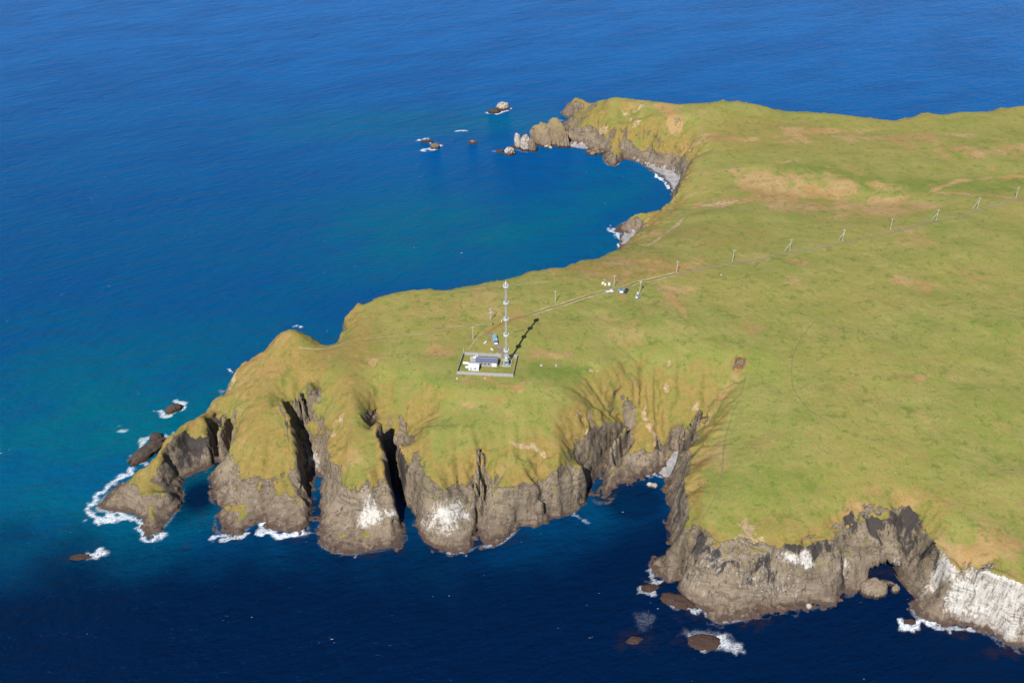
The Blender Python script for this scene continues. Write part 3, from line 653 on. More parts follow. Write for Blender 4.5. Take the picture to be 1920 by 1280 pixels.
for a in [(1310, 1145, 18, 9, 1), (1400, 1165, 20, 5, 1), (1300, 1200, 20, 8, .7), (1190, 1200, 18, 10, .7), (1220, 1100, 8, 8, .8), (1590, 1190, 16, 12, .35), (1720, 1180, 10, 4, .9), (1800, 1185, 16, 4, .9), (1890, 1220, 20, 5, .9), (700, 1035, 22, 4, .9), (380, 970, 10, 10, .55),
          (345, 1025, 8, 4, .55), (285, 1008, 6, 3, .9), (430, 1010, 10, 4, .8), (550, 1012, 14, 3, .8), (130, 1045, 10, 3, .8), (215, 860, 12, 5, .35), (320, 757, 8, 3, .7), (1600, 1120, 6, 6, .5), (630, 1020, 14, 5, .9), (950, 1010, 14, 5, .7), (1110, 955, 12, 4, .3), (1190, 925, 18, 8, .35), (1130, 440, 14, 7, .4), (1245, 400, 8, 4, .5)]:
    reef = np.maximum(reef, a[4]*near(a[0], a[1], 0, a[2], a[3], XF, YF))
reef = np.maximum(reef, sstep(0.02, 0.35, s1)*0.75)
foam = np.maximum(foam, sstep(0.02, 0.35, s1)*sstep(0.95, 0.6, s1)*sstep(0.6, 0.42, s2)*(0.52+0.35*fbm(X2, Y2, 30, 3, 888)))
teal = np.exp(-(((X2+230)/150)**2+((Y2-470)/110)**2))*1.0
for px, py, rx, ry, k in [(200, 900, 110, 70, .9), (60, 1000, 80, 30, .6), (600, 1060, 14, 40, .3), (800, 1080, 16, 30, .3), (900, 440, 170, 75, .75), (1150, 370, 60, 60, .55), (820, 230, 160, 40, .55), (650, 250, 90, 20, .4), (1130, 950, 20, 20, .3)]:
    x, y, _ = W(px, py, 0); teal = np.maximum(teal, k*np.exp(-(((X2-x)/rx)**2+((Y2-y)/ry)**2)))
bx = fbm(X2, Y2, 70, 4, 900)*24
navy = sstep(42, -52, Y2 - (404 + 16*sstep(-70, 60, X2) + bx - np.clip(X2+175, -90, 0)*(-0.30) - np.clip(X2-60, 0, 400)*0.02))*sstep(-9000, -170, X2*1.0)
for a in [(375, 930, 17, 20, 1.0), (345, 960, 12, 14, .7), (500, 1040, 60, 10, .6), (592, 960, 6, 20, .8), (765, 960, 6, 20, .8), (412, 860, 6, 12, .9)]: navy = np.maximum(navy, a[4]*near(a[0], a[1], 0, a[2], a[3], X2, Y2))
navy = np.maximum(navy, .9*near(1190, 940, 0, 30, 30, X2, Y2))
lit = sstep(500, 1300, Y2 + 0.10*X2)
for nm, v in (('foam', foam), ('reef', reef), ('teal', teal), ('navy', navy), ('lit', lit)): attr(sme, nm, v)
wm = M('sea_water', 0.12, 0.16); wm.b.inputs['IOR'].default_value = 1.12
w1 = wm.noise(0.0085, 4, 0.6, wm.mp((1, 2.2, 1), -0.35)); w2 = wm.noise(0.09, 4, 0.65, wm.mp((0.55, 1.6, 1), -0.33))
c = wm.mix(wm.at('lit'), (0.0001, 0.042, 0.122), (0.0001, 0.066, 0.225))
c = wm.mix(wm.at('teal'), c, (0.0003, 0.070, 0.108))
c = wm.mix(wm.ma('MULTIPLY', wm.rng(w1, 0.4, 0.62), 0.4), c, (0.0005, 0.036, 0.140))
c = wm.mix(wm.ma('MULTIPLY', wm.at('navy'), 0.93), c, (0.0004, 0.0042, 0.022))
kelp = wm.noise(0.22, 5, 0.75)
c = wm.mix(wm.ma('MULTIPLY', wm.rng(wm.ma('ADD', wm.at('reef'), wm.ma('MULTIPLY', wm.ma('SUBTRACT', kelp, 0.5), 1.8)), 0.35, 1.2), 0.6), c, (0.014, 0.010, 0.014))
fn = wm.noise(0.55, 7, 0.8, wm.mp((1, 1.35, 1)), 1.4); fr = wm.ma('ABSOLUTE', wm.ma('SUBTRACT', fn, 0.5))
lace = wm.ma('SUBTRACT', 0.45, wm.ma('MULTIPLY', fr, 6.5))
fa = wm.at('foam'); fx = wm.ma('MULTIPLY', fa, wm.ma('ADD', 0.55, lace))
ff = wm.ma('POWER', wm.rng(fx, 0.16, 1.2), 1.25)
wc = wm.noise(0.07, 2, 0.5, wm.mp((1, 1, 1), 0.3)); wd = wm.noise(0.55, 3, 0.6, wm.mp((0.6, 1.5, 1), -0.35))
caps = wm.ma('MULTIPLY', wm.rng(wc, 0.62, 0.70), wm.rng(wd, 0.66, 0.72))
ff = wm.ma('MAXIMUM', ff, wm.ma('MULTIPLY', caps, 0.5))
wm.col(wm.mix(ff, c, (0.60, 0.63, 0.66))); wm.put(wm.b.inputs['Roughness'], wm.ma('ADD', 0.16, wm.ma('MULTIPLY', ff, 0.6)))
b1 = wm.noise(0.17, 3, 0.6, wm.mp((0.75, 1.6, 1), -0.34)); b2 = wm.noise(0.8, 3, 0.6, wm.mp((0.6, 1.4, 1), -0.28)); b3 = wm.noise(0.05, 3, 0.55, wm.mp((0.8, 1.5, 1), -0.5))
hh = wm.ma('ADD', wm.ma('ADD', wm.ma('MULTIPLY', b1, 1.5), wm.ma('MULTIPLY', b2, 0.45)), wm.ma('MULTIPLY', b3, 3.2))
wm.bump(hh, 1.0, 1.0)
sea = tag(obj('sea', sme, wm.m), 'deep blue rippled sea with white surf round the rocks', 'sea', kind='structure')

# ------------------------------------------------------------------ shingle beaches
bm_ = M('shingle', 0.95, 0.2)
bn = bm_.noise(1.2, 4, 0.8); bl = bm_.noise(0.25, 3, 0.6)
bcol = bm_.mix(bm_.rng(bl, 0.35, 0.65), (0.17, 0.165, 0.17), (0.25, 0.24, 0.24)); bcol = bm_.mix(bm_.ma('MULTIPLY', bm_.rng(bn, 0.5, 0.35), 0.5), bcol, (0.08, 0.075, 0.075))
bzz = bm_.n('ShaderNodeSeparateXYZ'); bm_.put(bzz.inputs[0], bm_.pos)
bcol = bm_.mix(bm_.rng(bzz.outputs['Z'], 0.5, 0.15), bcol, (0.05, 0.046, 0.05)); bm_.col(bcol); bm_.bump(bn, 0.5, 0.5)
for a, pl, lab in BW:
    xs = [p[0] for p in pl]; ys = [p[1] for p in pl]
    bx_, by_ = np.arange(min(xs)-3, max(xs)+3, 0.6), np.arange(min(ys)-3, max(ys)+3, 0.6)
    BX, BY = np.meshgrid(bx_, by_); wx = BX+fbm(BX, BY, 4, 3, 9)*1.2; wy = BY+fbm(BX, BY, 4, 3, 19)*1.2
    kp = inpoly(wx, wy, pl) & (height(BX, BY) < 3.2)
    bme, _ = grid_mesh('beach', bx_, by_, height(BX, BY)+0.16, kp)
    tag(obj('beach', bme, bm_.m), lab, 'beach', kind='structure')

# ------------------------------------------------------------------ tracks and paths lying on the turf
def ribbon(name, lab, cat, s, width, mat, zed=46.0, attrs=None):
    pts = []
    for p in P(s):
        g = ground(p[0], p[1]); pts.append(np.array([g[0], g[1]]))
    fine = []
    for i in range(len(pts)-1):
        p0 = pts[max(i-1, 0)]; p1 = pts[i]; p2 = pts[i+1]; p3 = pts[min(i+2, len(pts)-1)]
        n = max(2, int(np.hypot(*(p2-p1))/1.2))
        for k_ in range(n):
            t = k_/n; fine.append(0.5*((2*p1)+(p2-p0)*t+(2*p0-5*p1+4*p2-p3)*t*t+(-p0+3*p1-3*p2+p3)*t**3))
    fine.append(pts[-1]); A = np.array(fine)
    T = np.gradient(A, axis=0); T /= np.maximum(np.hypot(T[:, 0], T[:, 1]), 1e-6)[:, None]; N = np.stack([-T[:, 1], T[:, 0]], 1)
    L = 11; off = np.linspace(-1, 1, L)
    wob = 1+0.18*fbm(A[:, 0], A[:, 1], 12, 3, 77)
    G = A[:, None, :] + N[:, None, :]*off[None, :, None]*(width/2*wob)[:, None, None]
    Zr = height(G[..., 0], G[..., 1]) + 0.13
    V = np.concatenate([G, Zr[..., None]], -1).reshape(-1, 3); I = np.arange(len(A)*L).reshape(len(A), L)
    F = np.stack([I[:-1, :-1], I[1:, :-1], I[1:, 1:], I[:-1, 1:]], -1).reshape(-1, 4)
    m_ = np_mesh(name, V, F); attr(m_, 'across', np.tile(off, len(A)))
    attr(m_, 'along', np.repeat(np.linspace(0, 1, len(A)), L))
    return tag(obj(name, m_, mat), lab, cat, kind='structure')
def track_mat(name, rutc, midc, alpha_mid, rut=True, red=None, amax=0.95):
    m = M(name, 0.95, 0.1); ac = m.ma('ABSOLUTE', m.at('across')); n1 = m.noise(0.6, 4, 0.7); n2 = m.noise(0.12, 3, 0.6)
    acn = m.ma('ADD', ac, m.ma('MULTIPLY', m.ma('SUBTRACT', n1, 0.5), 0.45))
    rc_ = rutc
    if red: rc_ = m.mix(m.rng(m.ma('ADD', m.at('along'), m.ma('MULTIPLY', m.ma('SUBTRACT', n2, 0.5), 0.1)), red[1], red[2]), red[0], rutc)
    if rut:
        r = m.ma('MULTIPLY', m.rng(acn, 0.25, 0.45), m.rng(acn, 0.92, 0.7)); al = m.ma('MAXIMUM', r, m.ma('MULTIPLY', m.rng(acn, 0.45, 0.25), alpha_mid))
        m.col(m.mix(r, midc, rc_))
    else:
        al = m.rng(acn, 0.95, 0.6); m.col(m.mix(m.rng(n1, 0.35, 0.65), rc_, midc))
    al = m.ma('MULTIPLY', al, m.rng(n2, 0.28, 0.55, amax*0.55, amax)); m.put(m.b.inputs['Alpha'], al); return m.m
mt1 = track_mat('worn_track', (0.27, 0.225, 0.13), (0.17, 0.155, 0.05), 0.5, True, ((0.26, 0.135, 0.05), 0.16, 0.30))
mt0 = track_mat('far_track', (0.235, 0.185, 0.115), (0.26, 0.21, 0.14), 0.7, False, None, 0.5)
mt2 = track_mat('gravel_drive', (0.17, 0.135, 0.105), (0.21, 0.17, 0.14), 1, False)
mt3 = track_mat('foot_worn', (0.25, 0.215, 0.10), (0.27, 0.225, 0.12), 1, False, None, 0.8)
mt4 = track_mat('faint_worn', (0.20, 0.175, 0.07), (0.22, 0.18, 0.08), 1, False, None, 0.45)
ribbon('dirt_track', 'rutted reddish dirt track running from the station past the parked cars', 'track',
       "916,627 915,624 922,618 930,614 940,608 957,601 992,591 1026,579 1061,569 1098,557 1129,548 1151,543 1176,537 1200,529 1267,514", 4.6, mt1)
ribbon('dirt_track', 'thin worn track following the line of utility poles inland', 'track',
       "1267,514 1372,496 1477,475 1579,456 1669,436 1755,415 1800,405 1837,393 1897,378 1920,372 1960,362", 3.4, mt0)
ribbon('driveway', 'grey gravel driveway curving down to the station gate', 'driveway', "915,624 921,630 930,644 937,654 942,663 945,669", 3.6, mt2)
ribbon('footpath', 'narrow pale footpath leading west along the cliff top to the knoll', 'footpath', "924,608 895,609 870,611 843,614 804,624 738,630 686,636 647,643 620,652 595,655 560,653", 1.3, mt3)
ribbon('footpath', 'faint footpath across the turf behind the tall tower', 'footpath', "832,548 869,545 900,541 950,537 992,532 1040,528", 1.3, mt3)
ribbon('footpath', 'short worn path from the track down to the utility pole west of the station', 'footpath', "905,624 897,632 886,645 878,655", 1.6, mt3)

ribbon('footpath', 'faint pale sheep track along the top of the eastern cliffs', 'footpath', "1398,700 1392,730 1372,780 1358,830 1354,880 1345,920 1328,955 1310,985", 1.2, mt4)
ribbon('footpath', 'faint curved trail across the open eastern pasture', 'footpath', "1530,600 1505,630 1488,665 1484,700 1492,735 1520,770 1570,800", 1.1, mt4)
# ------------------------------------------------------------------ simple builders for the made things
def mat(name, col, rough=0.6, metal=0.0, spec=0.5, wear=0.12, scale=1.5):
    m = M(name, rough, spec); n = m.noise(scale, 4, 0.7)
    d = tuple(c*(1-wear*2.2) for c in col); m.col(m.mix(m.rng(n, 0.35, 0.62), d, col)); m.b.inputs['Metallic'].default_value = metal; return m.m
class MB:
    def __init__(s): s.b = bmesh.new()
    def box(s, x0, x1, y0, y1, z0, z1, taper=0, bevel=0):
        v = [(x0, y0, z0), (x1, y0, z0), (x1, y1, z0), (x0, y1, z0), (x0+taper, y0+taper, z1), (x1-taper, y0+taper, z1), (x1-taper, y1-taper, z1), (x0+taper, y1-taper, z1)]
        b = bmesh.new(); q = [b.verts.new(p) for p in v]
        for f in ((3, 2, 1, 0), (4, 5, 6, 7), (0, 1, 5, 4), (1, 2, 6, 5), (2, 3, 7, 6), (3, 0, 4, 7)): b.faces.new([q[i] for i in f])
        if bevel: bmesh.ops.bevel(b, geom=b.edges[:], offset=bevel, segments=2, affect='EDGES')
        s.add(b); return s
    def add(s, b):
        m = bpy.data.meshes.new('t'); b.to_mesh(m); b.free(); s.b.from_mesh(m); bpy.data.meshes.remove(m)
    def tube(s, p, q, r0, r1=None, n=8):
        p = Vector(p); q = Vector(q); d = q-p; L = d.length; r1 = r0 if r1 is None else r1
        M4 = Matrix.Translation((p+q)/2) @ d.to_track_quat('Z', 'Y').to_matrix().to_4x4()
        bmesh.ops.create_cone(s.b, cap_ends=True, segments=n, radius1=r0, radius2=r1, depth=L, matrix=M4); return s
    def prism(s, prof, x0, x1):
        """profile in y,z swept along x"""
        a = [s.b.verts.new((x0, y, z)) for y, z in prof]; c = [s.b.verts.new((x1, y, z)) for y, z in prof]; k_ = len(prof)
        s.b.faces.new(a[::-1]); s.b.faces.new(c)
        for i in range(k_): s.b.faces.new([a[i], a[(i+1) % k_], c[(i+1) % k_], c[i]])
        return s
    def disc(s, z0, z1, r, n=28, ri=0):
        for (zz0, zz1) in ((z0, z1),): bmesh.ops.create_cone(s.b, cap_ends=True, segments=n, radius1=r, radius2=r, depth=zz1-zz0, matrix=Matrix.Translation((0, 0, (zz0+zz1)/2)))
        return s
    def ring(s, z, r, t=0.05, n=28):
        pts = [(r*math.cos(2*math.pi*i/n), r*math.sin(2*math.pi*i/n), z) for i in range(n)]
        for i in range(n): s.tube(pts[i], pts[(i+1) % n], t, t, 5)
        return s
    def build(s, name, m, parent=None):
        bmesh.ops.recalc_face_normals(s.b, faces=s.b.faces[:])
        me_ = bpy.data.meshes.new(name); s.b.to_mesh(me_); s.b.free(); return obj(name, me_, m, parent)
def empty(name, loc, rz, label, cat, group=None):
    o = bpy.data.objects.new(name, None); C.objects.link(o); o.location = loc; o.rotation_euler = (0, 0, rz); o.empty_display_size = 1
    return tag(o, label, cat, group)
def copy_tree(o, parent=None):
    c_ = o.copy(); C.objects.link(c_); c_.parent = parent
    for ch in [x for x in bpy.data.objects if x.parent == o]: copy_tree(ch, c_)
    return c_
m_white = mat('white_paint', (0.56, 0.57, 0.58), 0.5); m_conc = mat('pale_concrete', (0.27, 0.275, 0.28), 0.9); m_steel = mat('galvanised_steel', (0.36, 0.38, 0.42), 0.5, 0.1)
m_roofb = mat('blue_grey_roof_sheet', (0.085, 0.095, 0.15), 0.45); m_wallg = mat('grey_render', (0.26, 0.245, 0.25), 0.9); m_navy = mat('navy_paint', (0.02, 0.035, 0.10), 0.5)
m_glass = mat('dark_glass', (0.02, 0.03, 0.04), 0.08, 0, 0.8, 0.0); m_tyre = mat('tyre_rubber', (0.02, 0.02, 0.02), 0.9); m_dark = mat('dark_metal', (0.04, 0.04, 0.045), 0.5)
m_blue = mat('blue_car_paint', (0.04, 0.15, 0.30), 0.25, 0, 0.6, 0.03); m_teal = mat('teal_tarpaulin', (0.14, 0.26, 0.28), 0.7); m_pole = mat('weathered_pole', (0.38, 0.37, 0.35), 0.9); m_ins = mat('porcelain', (0.36, 0.37, 0.38), 0.4)
m_black = mat('black_car_paint', (0.012, 0.015, 0.03), 0.2, 0, 0.7, 0.02); m_grey = mat('silver_grey_paint', (0.42, 0.41, 0.42), 0.35); m_wood = mat('grey_timber', (0.26, 0.23, 0.19), 0.9)
m_stone = mat('pale_stone', (0.50, 0.46, 0.40), 0.95); m_panel = mat('solar_glass', (0.06, 0.09, 0.20), 0.15, 0, 0.8, 0.0); m_cream = mat('cream_plastic', (0.70, 0.66, 0.52), 0.6)

# ------------------------------------------------------------------ the station compound
def G(px, py): return Vector(ground(px, py))
FLc, FRc, BRc, BLc = [Vector((*W(px, py, 48)[:2], 0)) for px, py in ((857, 701), (962, 706.5), (970, 670.5), (869.5, 665))]
def zg(x, y): return float(height(np.array([x]), np.array([y]))[0])
fz = zg(*((FLc+BRc)/2)[:2])
fr_ = empty('perimeter_fence', (FLc.x, FLc.y, 0), 0, 'pale concrete panel wall enclosing the station yard', 'wall')
def fence_run(a, b, name='wall_panel'):
    n = max(1, round((b-a).length/3.0)); mb = MB(); d = (b-a)/n; nrm = Vector((-d.y, d.x, 0)).normalized()
    for i in range(n):
        p = a+d*i; q = a+d*(i+1); z = min(zg(p.x, p.y), zg(q.x, q.y)); o_ = FLc
        ang = math.atan2(d.y, d.x); T = Matrix.Translation(Vector((p.x-o_.x, p.y-o_.y, z))) @ Matrix.Rotation(ang, 4, 'Z')
        for (x0, x1, y0, y1, z0, z1) in ((0.13, d.length-0.13, -0.07, 0.07, -0.3, 2.05), (-0.13, 0.13, -0.13, 0.13, -0.3, 2.3)):
            t_ = MB().box(x0, x1, y0, y1, z0, z1); t_.b.transform(T); mb.add(t_.b)
        if i == n-1:
            t_ = MB().box(d.length-0.128, d.length+0.128, -0.128, 0.128, -0.3, 2.29); t_.b.transform(T); mb.add(t_.b)
    return mb.build(name, m_conc, fr_)
gA = BLc.lerp(BRc, 0.70); gB = BLc.lerp(BRc, 0.79)
fence_run(FLc, FRc); fence_run(FRc, BRc); fence_run(BLc, FLc); fence_run(gA, BLc); fence_run(BRc, gB)
gt = MB()
gd = gB-gA
for k_ in range(9):
    p = gA-FLc + gd*(0.06+k_*0.11); gt.tube((p.x, p.y, fz+0.1), (p.x, p.y, fz+1.8), 0.03)
for hz2 in (0.15, 1.0, 1.8): p = gA-FLc+gd*0.04; q_ = gA-FLc+gd*0.96; gt.tube((p.x, p.y, fz+hz2), (q_.x, q_.y, fz+hz2), 0.04)
gt.build('gate', m_steel, fr_)
ang_u = math.atan2((FRc-FLc).y, (FRc-FLc).x)
def place(px, py):  # ground point
    x, y, _ = W(px, py, fz); return Vector((x, y, zg(x, y)))
def gable(root, L, D, H, R, mw, mr, over=0.25, name='wall'):
    MB().prism([(0, -0.2), (D, -0.2), (D, H), (D/2, H+R), (0, H)], 0, L).build(name, mw, root)
    k_ = R/(D/2); t = 0.12
    for sgn in (0, 1):
        mb = MB()
        if sgn == 0: pr = [(-over, H-over*k_+0.02), (D/2-0.004, H+R+0.02), (D/2-0.004, H+R+t), (-over, H-over*k_+t)]
        else: pr = [(D+over, H-over*k_+0.02), (D+over, H-over*k_+t), (D/2+0.004, H+R+t), (D/2+0.004, H+R+0.02)]
        mb.prism(pr, -over, L+over)
        nr = int(L/0.5)
        for i in range(nr+1):
            x = -over+0.05+(L+2*over-0.1)*i/nr
            if sgn == 0: mb.prism([(-over, H-over*k_+t), (D/2-0.01, H+R+t), (D/2-0.01, H+R+t+0.05), (-over, H-over*k_+t+0.05)], x-0.03, x+0.03)
            else: mb.prism([(D+over, H-over*k_+t), (D+over, H-over*k_+t+0.05), (D/2+0.01, H+R+t+0.05), (D/2+0.01, H+R+t)], x-0.03, x+0.03)
        mb.build('roof_slope', mr, root)
    MB().box(-over, L+over, D/2-0.12, D/2+0.12, H+R+t-0.02, H+R+t+0.07).build('ridge_cap', m_steel, root)
b1_ = place(892, 686); b1 = empty('station_building', b1_, ang_u, 'long low station building with ribbed blue roof and grey walls', 'building')
gable(b1, 12.6, 5.4, 3.0, 1.1, m_wallg, m_roofb)
for i, x in enumerate((1.3, 3.4, 5.5, 7.6)):
    w = MB().box(x-0.45, x+0.45, -0.045, -0.003, 1.1, 2.2).build('window', m_glass, b1); MB().box(x-0.52, x+0.52, -0.09, -0.003, 1.0, 1.09).build('sill', m_white, w)
dd = MB().box(9.4, 12.2, -0.06, -0.003, 0.05, 2.6).build('door', m_white, b1); dd['label'] = 'wide white double door'
MB().box(10.9, 11.0, -0.12, -0.063, 1.1, 1.3).build('handle', m_dark, dd)
dg = MB().box(12.603, 12.66, 1.6, 3.4, 0.05, 2.3).build('door', m_navy, b1)
MB().box(-3.2, -0.003, 1.2, 4.6, -0.2, 2.2).build('annex', m_wallg, b1); MB().box(-3.35, -0.006, 1.05, 4.75, 2.203, 2.35).build('annex_roof', m_conc, b1)
MB().box(-3.6, -1.4, -0.6, 1.0, -0.2, 1.4).build('porch', m_wallg, b1)
b2_ = place(878.5, 694.5); b2 = empty('equipment_hut', b2_, ang_u, 'small white metal hut in front of the long station building', 'hut')
gable(b2, 6.0, 3.6, 2.9, 0.55, m_white, m_white, 0.15)
MB().box(1.0, 1.9, -0.05, -0.003, 0.05, 2.1).build('door', m_steel, b2); MB().box(3.4, 4.4, -0.05, -0.003, 1.2, 1.9).build('vent_grille', m_dark, b2)
for x in (0.4, 2.9, 5.3): MB().box(x-0.18, x+0.18, -0.25, -0.01, -0.3, 0.2).build('footing', m_conc, b2)
def tank(px, py, L, r, label):
    p = place(px, py); t_ = empty('fuel_tank', p, ang_u, label, 'tank', 'white tanks beside the hut')
    mb = MB().tube((0, 0, r+0.45), (L, 0, r+0.45), r, r, 20)
    for x, s_ in ((0, -1), (L, 1)): bmesh.ops.create_uvsphere(mb.b, u_segments=20, v_segments=10, radius=r*0.995, matrix=Matrix.Translation((x, 0, r+0.45)) @ Matrix.Diagonal((0.35, 1, 1, 1)))
    mb.build('tank_shell', m_white, t_); MB().tube((L*0.5, 0, 2*r+0.42), (L*0.5, 0, 2*r+0.65), 0.2, 0.2, 12).build('filler_cap', m_steel, t_)
    for x in (0.5, L-0.5): MB().box(x-0.12, x+0.12, -r*0.8, r*0.8, -0.2, 0.7).build('saddle', m_conc, t_)
tank(869, 683.5, 3.0, 0.75, 'longer white cylindrical tank, behind the other left of the hut'); tank(873.5, 691, 1.7, 0.7, 'shorter white cylindrical tank, front left of the small hut')
ds = empty('satellite_dish', place(888.5, 679), 0, 'white satellite dish on a short post beside the long building', 'dish')
mb = MB(); bmesh.ops.create_uvsphere(mb.b, u_segments=24, v_segments=12, radius=1.5)
bmesh.ops.delete(mb.b, geom=[v for v in mb.b.verts if v.co.z > -0.72], context='VERTS'); dm = mb.build('reflector', m_white, ds)
so = dm.modifiers.new('thick', 'SOLIDIFY'); so.thickness = 0.05; dm.location = (0, 0, 3.0); dm.rotation_euler = (math.radians(38), math.radians(-18), 0)
MB().tube((0, 0, -0.2), (0, 0, 1.7), 0.12).build('post', m_steel, ds)
fh = MB(); fh.tube((0, -0.35, 2.3), (-0.35, -0.75, 3.3), 0.03); fh.tube((-0.35, -0.75, 3.25), (-0.4, -0.8, 3.5), 0.1); fh.build('feed_horn', m_steel, ds)
cb = empty('equipment_cabinet', place(894.5, 675.5), ang_u, 'tall white cabinet at the west end of the long blue roof', 'cabinet')
MB().box(-0.8, 0.8, -0.6, 0.6, -0.2, 3.9, 0, 0.05).build('body', m_white, cb); MB().box(-0.9, 0.9, -0.7, 0.7, 3.903, 4.05).build('cap', m_steel, cb); MB().box(-0.6, 0.6, -0.66, -0.603, 0.2, 2.2).build('door', m_grey, cb)
cb2 = empty('equipment_cabinet', place(884.5, 677), ang_u, 'low white cabinet left of the satellite dish', 'cabinet')
MB().box(-0.7, 0.7, -0.5, 0.5, -0.2, 2.6, 0, 0.05).build('body', m_white, cb2); MB().box(-0.8, 0.8, -0.6, 0.6, 2.603, 2.72).build('cap', m_steel, cb2)
mp_ = empty('antenna_mast', place(869.3, 666.5), 0, 'thin white antenna mast at the back left corner of the yard wall', 'mast')
MB().tube((0, 0, -0.2), (0, 0, 5.4), 0.10, 0.06).build('pole', m_white, mp_); MB().tube((0, 0, 5.3), (0, 0, 6.4), 0.03, 0.02).build('whip', m_steel, mp_)
# low kerb round the foot of the tower
TB = Vector((*W(949, 684, 48)[:2], 0)); TB.z = zg(TB.x, TB.y)
kb = empty('tower_enclosure', TB, ang_u, 'low pale concrete kerb with rails round the tower foot', 'enclosure')
for k_, (x0, x1, y0, y1) in enumerate(((-3.1, 3.1, -1.6, -1.3), (-3.1, 3.1, 4.2, 4.5), (-3.1, -2.8, -1.295, 4.195), (2.8, 3.1, -1.295, 4.195))): MB().box(x0, x1, y0, y1, -0.3, 0.75).build('kerb', m_conc, kb)
# ------------------------------------------------------------------ the tower
tw = empty('radio_tower', TB, ang_u, 'tall slim steel tower with five round platforms', 'tower')
HT = 54.0
sh = MB(); w0 = 0.40
def lattice(mb, z0, z1, a0, a1, step, r):
    cs = [(-1, -1), (1, -1), (1, 1), (-1, 1)]
    n = max(1, round((z1-z0)/step))
    for c_ in cs: mb.tube((c_[0]*a0, c_[1]*a0, z0), (c_[0]*a1, c_[1]*a1, z1), r*1.5, r*1.5, 6)
    for i in range(n):
        t0 = i/n; t1 = (i+1)/n; A0 = a0+(a1-a0)*t0; A1 = a0+(a1-a0)*t1; Z0 = z0+(z1-z0)*t0; Z1 = z0+(z1-z0)*t1
        for k_ in range(4):
            c_, d_ = cs[k_], cs[(k_+1) % 4]
            if i % 2: c_, d_ = d_, c_
            mb.tube((c_[0]*A0, c_[1]*A0, Z0), (d_[0]*A1, d_[1]*A1, Z1), r, r, 5); mb.tube((c_[0]*A1, c_[1]*A1, Z1), (d_[0]*A1, d_[1]*A1, Z1), r, r, 5)
lattice(sh, 10.5, HT+1.0, w0, w0, 1.0, 0.06); sh.tube((0, 0, 10.5), (0, 0, HT+1.0), 0.22, 0.20, 10); sh.build('shaft', m_steel, tw)
bs = MB(); lattice(bs, -0.3, 10.5, 1.45, w0, 1.75, 0.07); bs.box(-1.5, 1.5, -1.5, 1.5, 3.4, 3.55); bs.build('base_frame', m_steel, tw)
MB().box(-0.5, 0.5, -0.4, 0.4, 3.553, 5.6).build('equipment_box', m_white, tw)
MB().box(-1.9, 1.9, -1.9, 1.9, -0.4, 0.25).build('footing', m_conc, tw)
for i, z in enumerate((10.3, 21.2, 32.1, 43.0, 53.9)):
    pm = MB().disc(z-0.12, z+0.06, 1.55).build('platform', m_steel, tw)
    rl = MB().ring(z+0.55, 1.52, 0.045).ring(z+1.05, 1.52, 0.05)
    for k_ in range(14):
        a = 2*math.pi*k_/14; rl.tube((1.52*math.cos(a), 1.52*math.sin(a), z+0.06), (1.52*math.cos(a), 1.52*math.sin(a), z+1.05), 0.045, 0.045, 5)
    n = 28
    for k_ in range(n):   # toe board
        a = 2*math.pi*k_/n; b = 2*math.pi*(k_+1)/n
        vs = [rl.b.verts.new((1.57*math.cos(q_), 1.57*math.sin(q_), zz_)) for q_, zz_ in ((a, z-0.15), (b, z-0.15), (b, z+0.42), (a, z+0.42))]; rl.b.faces.new(vs)
    rl.build('railing', m_white, pm)
tp = MB(); tp.tube((0, 0, HT+1.0), (0, 0, HT+3.0), 0.42, 0.36, 12).tube((0, 0, HT+3.0), (0, 0, HT+4.4), 0.08, 0.03); tp.build('top_beacon', m_white, tw)
for sx_ in (-1, 1): MB().box(sx_*1.0-0.12, sx_*1.0+0.12, -0.25, 0.25, HT+0.2, HT+2.0).build('panel_antenna', m_white, tw)

# ------------------------------------------------------------------ utility poles
def make_pole(brace, gear, H=9.2):
    r = bpy.data.objects.new('utility_pole', None); C.objects.link(r)
    MB().tube((0, 0, -0.5), (0, 0, H), 0.22, 0.14, 10).build('post', m_pole, r)
    MB().box(-0.27, 0.27, -0.27, 0.27, -0.5, 0.9).build('footing', m_conc, r)
    MB().box(-1.15, 1.15, -0.16, -0.02, H-0.75, H-0.55).build('crossarm', m_pole, r)
    for x in (-1.0, 0, 1.0):
        z = H-0.54 if x else H
        MB().tube((x, -0.09 if x else 0, z), (x, -0.09 if x else 0, z+0.32), 0.10, 0.07, 8).build('insulator', m_ins, r)
    if brace: MB().tube((-3.3, 0.3, -0.4), (-0.12, 0, H*0.72), 0.16, 0.13, 8).build('brace', m_pole, r)
    if gear == 1:
        MB().box(-1.3, 1.3, -0.19, -0.03, H-3.1, H-2.9).build('crossarm', m_white, r); MB().box(0.1, 0.9, -0.5, -0.19, H-3.5, H-2.4, 0, 0.05).build('switch_box', m_grey, r)
    if gear == 2: MB().box(-0.55, 0.55, -0.75, -0.16, H-2.0, H-0.9, 0, 0.06).build('transformer', m_grey, r)
    return r
protos = {}
